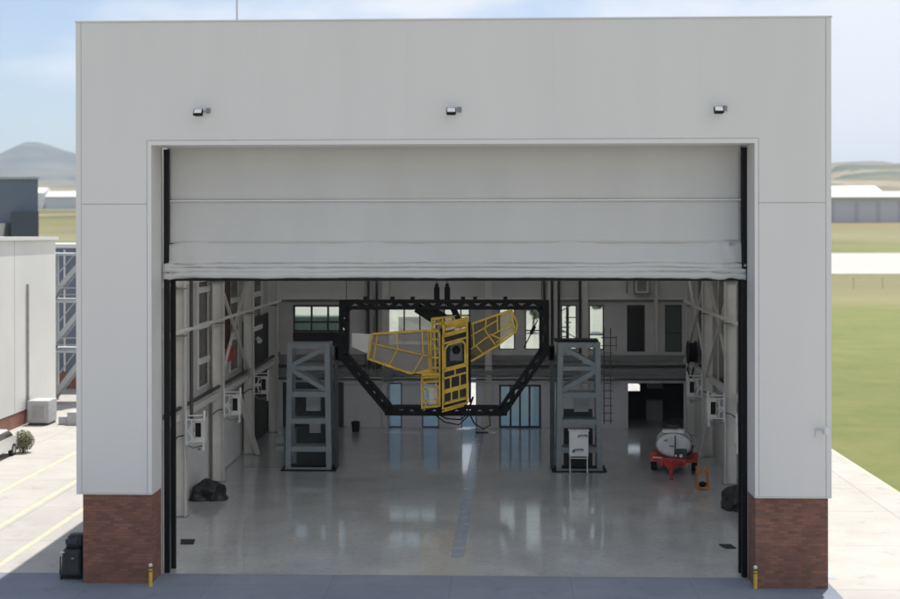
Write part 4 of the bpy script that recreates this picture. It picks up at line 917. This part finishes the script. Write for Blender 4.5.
# parked car
def car(X, Yc, label):
    t = thing('parked_car', label, 'car', (X, Yc, 0))
    hw = .88; prof = [(-2.1, .45), (-2.12, .75), (-1.95, .95), (-1.2, 1.02), (-.55, 1.42), (.75, 1.46), (1.45, 1.08), (2.05, .98), (2.12, .6), (2.05, .35), (-1.9, .35)]
    b = MB(); rings = []
    for f, ins in ((-1, .06), (-.96, 0), (.96, 0), (1, .06)):
        rings.append([(X+f*hw*(1-.16*max(0, (z-.95)/.5)), Yc+y*(1-ins*.4), z-ins*.3*(1 if z > .5 else -1)) for y, z in prof])
    b.loft(rings); b.build('body', M['carwhite'], t, bevel=.04)
    for s in (-1, 1):
        b = MB(); b.prism([(Yc-1.05, 1.04), (Yc-.5, 1.36), (Yc+.7, 1.39), (Yc+1.25, 1.1)], 'x', X+s*(hw-.1)-.03, X+s*(hw-.02)+.0); b.build('side_window', M['glass_k'], t)
        for y in (-1.3, 1.3):
            b = MB(); b.tube([(X+s*(hw-.2), Yc+y, .32), (X+s*(hw+.015), Yc+y, .32)], .32, 20); w = b.build('wheel', M['rubber'], t)
            MB().tube([(X+s*(hw+.016), Yc+y, .32), (X+s*(hw+.025), Yc+y, .32)], .19, 14).build('rim', M['silver'], w)
    b = MB(); b.add([(X-.62, Yc-1.24, 1.05), (X+.62, Yc-1.24, 1.05), (X+.55, Yc-.62, 1.41), (X-.55, Yc-.62, 1.41)], [(0, 1, 2, 3)]); w = b.build('windscreen', M['glass_k'], t); w.modifiers.new('t', 'SOLIDIFY').thickness = -.02
    for s in (-1, 1): b = MB(); b.box(X+s*.6-.15, X+s*.6+.15, Yc-2.13, Yc-2.05, .66, .8); b.build('headlight', M['lens'], t)
car(-24.75, 23.4, 'white car parked against the white annex at the left edge of the photo')
# planters / shrubs in front of the car
def leaves(b, c, r, n, size, squash=1.0, rnd=random):
    for _ in range(n):
        d = Vector((rnd.gauss(0, 1), rnd.gauss(0, 1), rnd.gauss(0, 1))).normalized(); q = rnd.random()**.4
        p = Vector(c)+Vector((d.x*r*q, d.y*r*q, d.z*r*q*squash)); a = Vector((rnd.uniform(-1, 1), rnd.uniform(-1, 1), rnd.uniform(-1, 1))).normalized(); e = a.cross(d)
        if e.length < .01: continue
        e.normalize(); s = size*rnd.uniform(.6, 1.3); b.add([p-a*s, p+e*s*.6, p+a*s, p-e*s*.6], [(0, 1, 2, 3)])
t = thing('round_shrub', 'round olive green shrub beside the white car', 'shrub', (-23.7, 25.6, 0))
b = MB(); leaves(b, (-23.7, 25.6, .62), .6, 2600, .045); b.build('foliage', mat('olive_leaf', (.15, .15, .075), .6, var=.4, scale=2), t); b = MB(); b.tube([(-23.7, 25.6, 0), (-23.7, 25.6, .6)], .05, 6); b.build('stem', M['trunk'], t)
# ------------------------------------------------------------------ trees behind the hangar (seen through its windows) and far trees
def tree(x, y, h, r, label, n=1500, group=None, z0=0.0, size=.22):
    t = thing('tree', label, 'tree', (x, y, z0), group)
    b = MB(); b.tube([(x, y, z0), (x+.1, y, z0+h*.4), (x, y, z0+h*.75)], .05*h*.35+.06, 8, .04)
    for k in range(5):
        a = k*1.3; b.tube([(x, y, z0+h*(.3+.07*k)), (x+r*.6*math.cos(a), y+r*.6*math.sin(a), z0+h*(.55+.07*k))], .06, 6, .02)
    b.build('trunk', M['trunk'], t)
    b = MB(); rnd = random.Random(int(x*13+y))
    for k in range(11):
        c = (x+rnd.uniform(-.6, .6)*r, y+rnd.uniform(-.6, .6)*r, z0+h*.62+rnd.uniform(-.25, .32)*h); leaves(b, c, r*rnd.uniform(.3, .55), n//11, size, .8, rnd)
    b.build('crown', M['leaf'], t)
tree(5.98, 110, 5.6, 1.7, 'leafy green tree behind the hangar, seen through its tall back windows')
tree(15.0, 110, 6.6, 2.2, 'bushy green tree behind the hangar, seen at the edge of a back window')
t = thing('escape_stair', 'black steel stair outside the hangar, seen through a tall back window', 'stair', (5.95, 37.2, 0))
b = MB()
for k in range(22):
    a = .55*k; z = .3*k+.2; b.bar((5.95, 37.2, z), (5.95+1.0*math.cos(a), 37.2+1.0*math.sin(a), z+.05), .34, .05)
b.build('tread', M['black'], t)
b = MB(); b.tube([(5.95, 37.2, 0), (5.95, 37.2, 8.2)], .09, 10); b.build('pole', M['black'], t)
b = MB(); b.tube([(5.95+1.02*math.cos(.55*k/2), 37.2+1.02*math.sin(.55*k/2), .15*k+1.2) for k in range(44)], .03, 6); b.build('handrail', M['black'], t)
for x0, m, lb in ((-21.5, mat('container_green', (.06, .10, .085), .5), 'dark green steel container on the concrete behind the hangar, seen through the wide back window'), (-9.0, mat('container_cream', (.45, .43, .38), .5), 'cream steel container on the concrete behind the hangar, seen through the three-light back window')):
    t = thing('steel_container', lb, 'container', (x0+3, 99, 0), 'containers behind the hangar')
    b = MB(); b.box(x0, x0+6.06, 98, 100.4, .1, 2.6)
    for k in range(20): b.box(x0+.15+k*.29, x0+.29+k*.29, 97.96, 98.002, .25, 2.45)
    b.build('shell', m, t); b = MB(); b.box(x0+6.062, x0+6.1, 98.1, 100.3, .2, 2.5); b.build('door', m, t)
# far long building
A = thing('long_building', 'long low pale industrial building far across the field on the right', 'building', (330, 1000, terr(330, 1000)))
zb = terr(330, 1000)-.5
b = MB(); b.box(262, 480, 1000, 1050, zb, zb+19.7); b.build('wall', M['farwall'], A)
b = MB(); b.prism([(996, zb+19.72), (1054, zb+19.72), (1054, zb+21), (1025, zb+25.5), (996, zb+20.8)], 'x', 258, 484); b.build('roof', M['farroof'], A)
for x in (268, 287, 304, 321, 338): b = MB(); b.box(x, x+3.4, 999.9, 999.99, zb+.5, zb+17); b.build('door', M['farbay'], A)
A = thing('white_shed', 'white roofed shed on the slope behind the long pale building', 'building', (320, 1120, terr(320, 1120)))
zb = terr(320, 1120)-1; b = MB(); b.box(286, 336, 1100, 1140, zb, zb+25); b.build('wall', M['farwall'], A); b = MB(); b.prism([(1098, zb+25.02), (1142, zb+25.02), (1120, zb+30.5)], 'x', 284, 338); b.build('roof', M['farroof'], A)
for (x0, x1, wl, lb, zz) in ((-735, -716, 'farroof', 'small white gabled building in the far fields on the left', 26), (-712, -640, 'farwall', 'wide grey shed with a pale roof in the far fields on the left', 20)):
    zb = terr(x0, 2000)-1; A = thing('far_shed', lb, 'building', (x0, 2000, zb)); b = MB(); b.box(x0, x1, 2000, 2040, zb, zb+zz); b.build('wall', M[wl], A); b = MB(); b.prism([(1998, zb+zz), (2042, zb+zz), (2020, zb+zz+9)], 'x', x0-1, x1+1); b.build('roof', M['farroof'], A)
# chain-link fence across the right field
A = thing('field_fence', 'thin wire fence with pale posts across the grass field on the right', 'fence', (70, 230, 0))
for k in range(18):
    x = 40+6*k; b = MB(); b.box(x-.05, x+.05, 229.95, 230.05, -.03, 2.4); b.build('post', M['joint'], A)
b = MB()
for z in (.5, 1.3, 2.2): b.bar((40, 230, z), (142, 230, z), .02)
b.build('wire', M['joint'], A)

# ------------------------------------------------------------------ haze
hz = bpy.data.materials.new('haze_air'); hz.use_nodes = True; N = hz.node_tree.nodes; N.clear()
o = N.new('ShaderNodeOutputMaterial'); v = N.new('ShaderNodeVolumePrincipled'); v.inputs['Color'].default_value = (.74, .85, 1.0, 1); v.inputs['Density'].default_value = .85e-4; v.inputs['Anisotropy'].default_value = 0
hz.node_tree.links.new(v.outputs[0], o.inputs['Volume'])
b = MB().box(-14500, 14500, -800, 11600, -1.5, 640); tag(b.build('haze', hz), kind='stuff')

# ------------------------------------------------------------------ light, sky, camera
sd = Vector((3.0, 6.0, 18.76)).normalized()
el = math.asin(sd.z); az = math.atan2(sd.x, sd.y)
li = bpy.data.lights.new('sun', 'SUN'); li.energy = 4.2; li.angle = R(.53); li.color = (1, .95, .88)
so = bpy.data.objects.new('sun', li); col.objects.link(so); so.rotation_euler = (-sd).to_track_quat('-Z', 'Y').to_euler(); so.location = (20, 40, 60)
W = bpy.data.worlds.new('World'); sc.world = W; W.use_nodes = True
N = W.node_tree.nodes; L = W.node_tree.links; bg = N['Background']
sk = N.new('ShaderNodeTexSky'); sk.sky_type = 'NISHITA'; sk.sun_disc = False; sk.sun_elevation = el; sk.sun_rotation = az; sk.dust_density = 2.5; sk.altitude = 800; sk.air_density = 1.0
tc = N.new('ShaderNodeTexCoord'); mp = N.new('ShaderNodeMapping'); mp.inputs['Scale'].default_value = (1, 1, 2.6); mp.inputs['Location'].default_value = (.35, .2, .1); L.new(tc.outputs['Generated'], mp.inputs[0])
nz = N.new('ShaderNodeTexNoise'); nz.inputs['Scale'].default_value = 5.0; nz.inputs['Detail'].default_value = 7; nz.inputs['Roughness'].default_value = .5; L.new(mp.outputs[0], nz.inputs['Vector'])
sx = N.new('ShaderNodeSeparateXYZ'); L.new(tc.outputs['Generated'], sx.inputs[0])
ma = N.new('ShaderNodeMath'); ma.operation = 'MULTIPLY_ADD'; ma.inputs[1].default_value = .42; L.new(sx.outputs[0], ma.inputs[0]); L.new(nz.outputs['Fac'], ma.inputs[2])
cr = N.new('ShaderNodeValToRGB'); cr.color_ramp.elements[0].position = .36; cr.color_ramp.elements[0].color = (0, 0, 0, 1); cr.color_ramp.elements[1].position = .55; cr.color_ramp.elements[1].color = (.92, .92, .92, 1); L.new(ma.outputs[0], cr.inputs[0])
mx = N.new('ShaderNodeMixRGB'); mx.inputs[2].default_value = (6.3, 6.5, 6.9, 1); L.new(cr.outputs[0], mx.inputs[0]); L.new(sk.outputs[0], mx.inputs[1]); L.new(mx.outputs[0], bg.inputs[0])
bg.inputs[1].default_value = .11

cam = bpy.data.cameras.new('camera'); co = bpy.data.objects.new('camera', cam); col.objects.link(co); sc.camera = co
f_, yaw, pit, rol = 1300, .0344, .0017, -.0014
fw = Vector((-math.sin(yaw)*math.cos(pit), math.cos(yaw)*math.cos(pit), -math.sin(pit))); rt = Vector((math.cos(yaw), math.sin(yaw), 0)); up = rt.cross(fw)
r2 = math.cos(rol)*rt+math.sin(rol)*up; u2 = -math.sin(rol)*rt+math.cos(rol)*up
co.matrix_world = Matrix(((r2.x, u2.x, -fw.x, 1.4817), (r2.y, u2.y, -fw.y, -42.9898), (r2.z, u2.z, -fw.z, 11.7089), (0, 0, 0, 1)))
cam.sensor_width = 36; cam.lens = f_/900*36; cam.shift_y = -64.4/900; cam.dof.use_dof = True; cam.dof.focus_distance = 54; cam.dof.aperture_fstop = .42; cam.clip_start = .5; cam.clip_end = 40000

sc.view_settings.view_transform = 'Standard'; sc.view_settings.look = 'None'; sc.view_settings.exposure = .5; sc.view_settings.gamma = 1
sc.view_settings.use_curve_mapping = False
try:
    sc.cycles.max_bounces = 8; sc.cycles.diffuse_bounces = 5; sc.cycles.transparent_max_bounces = 12; sc.cycles.volume_bounces = 0
except Exception: pass
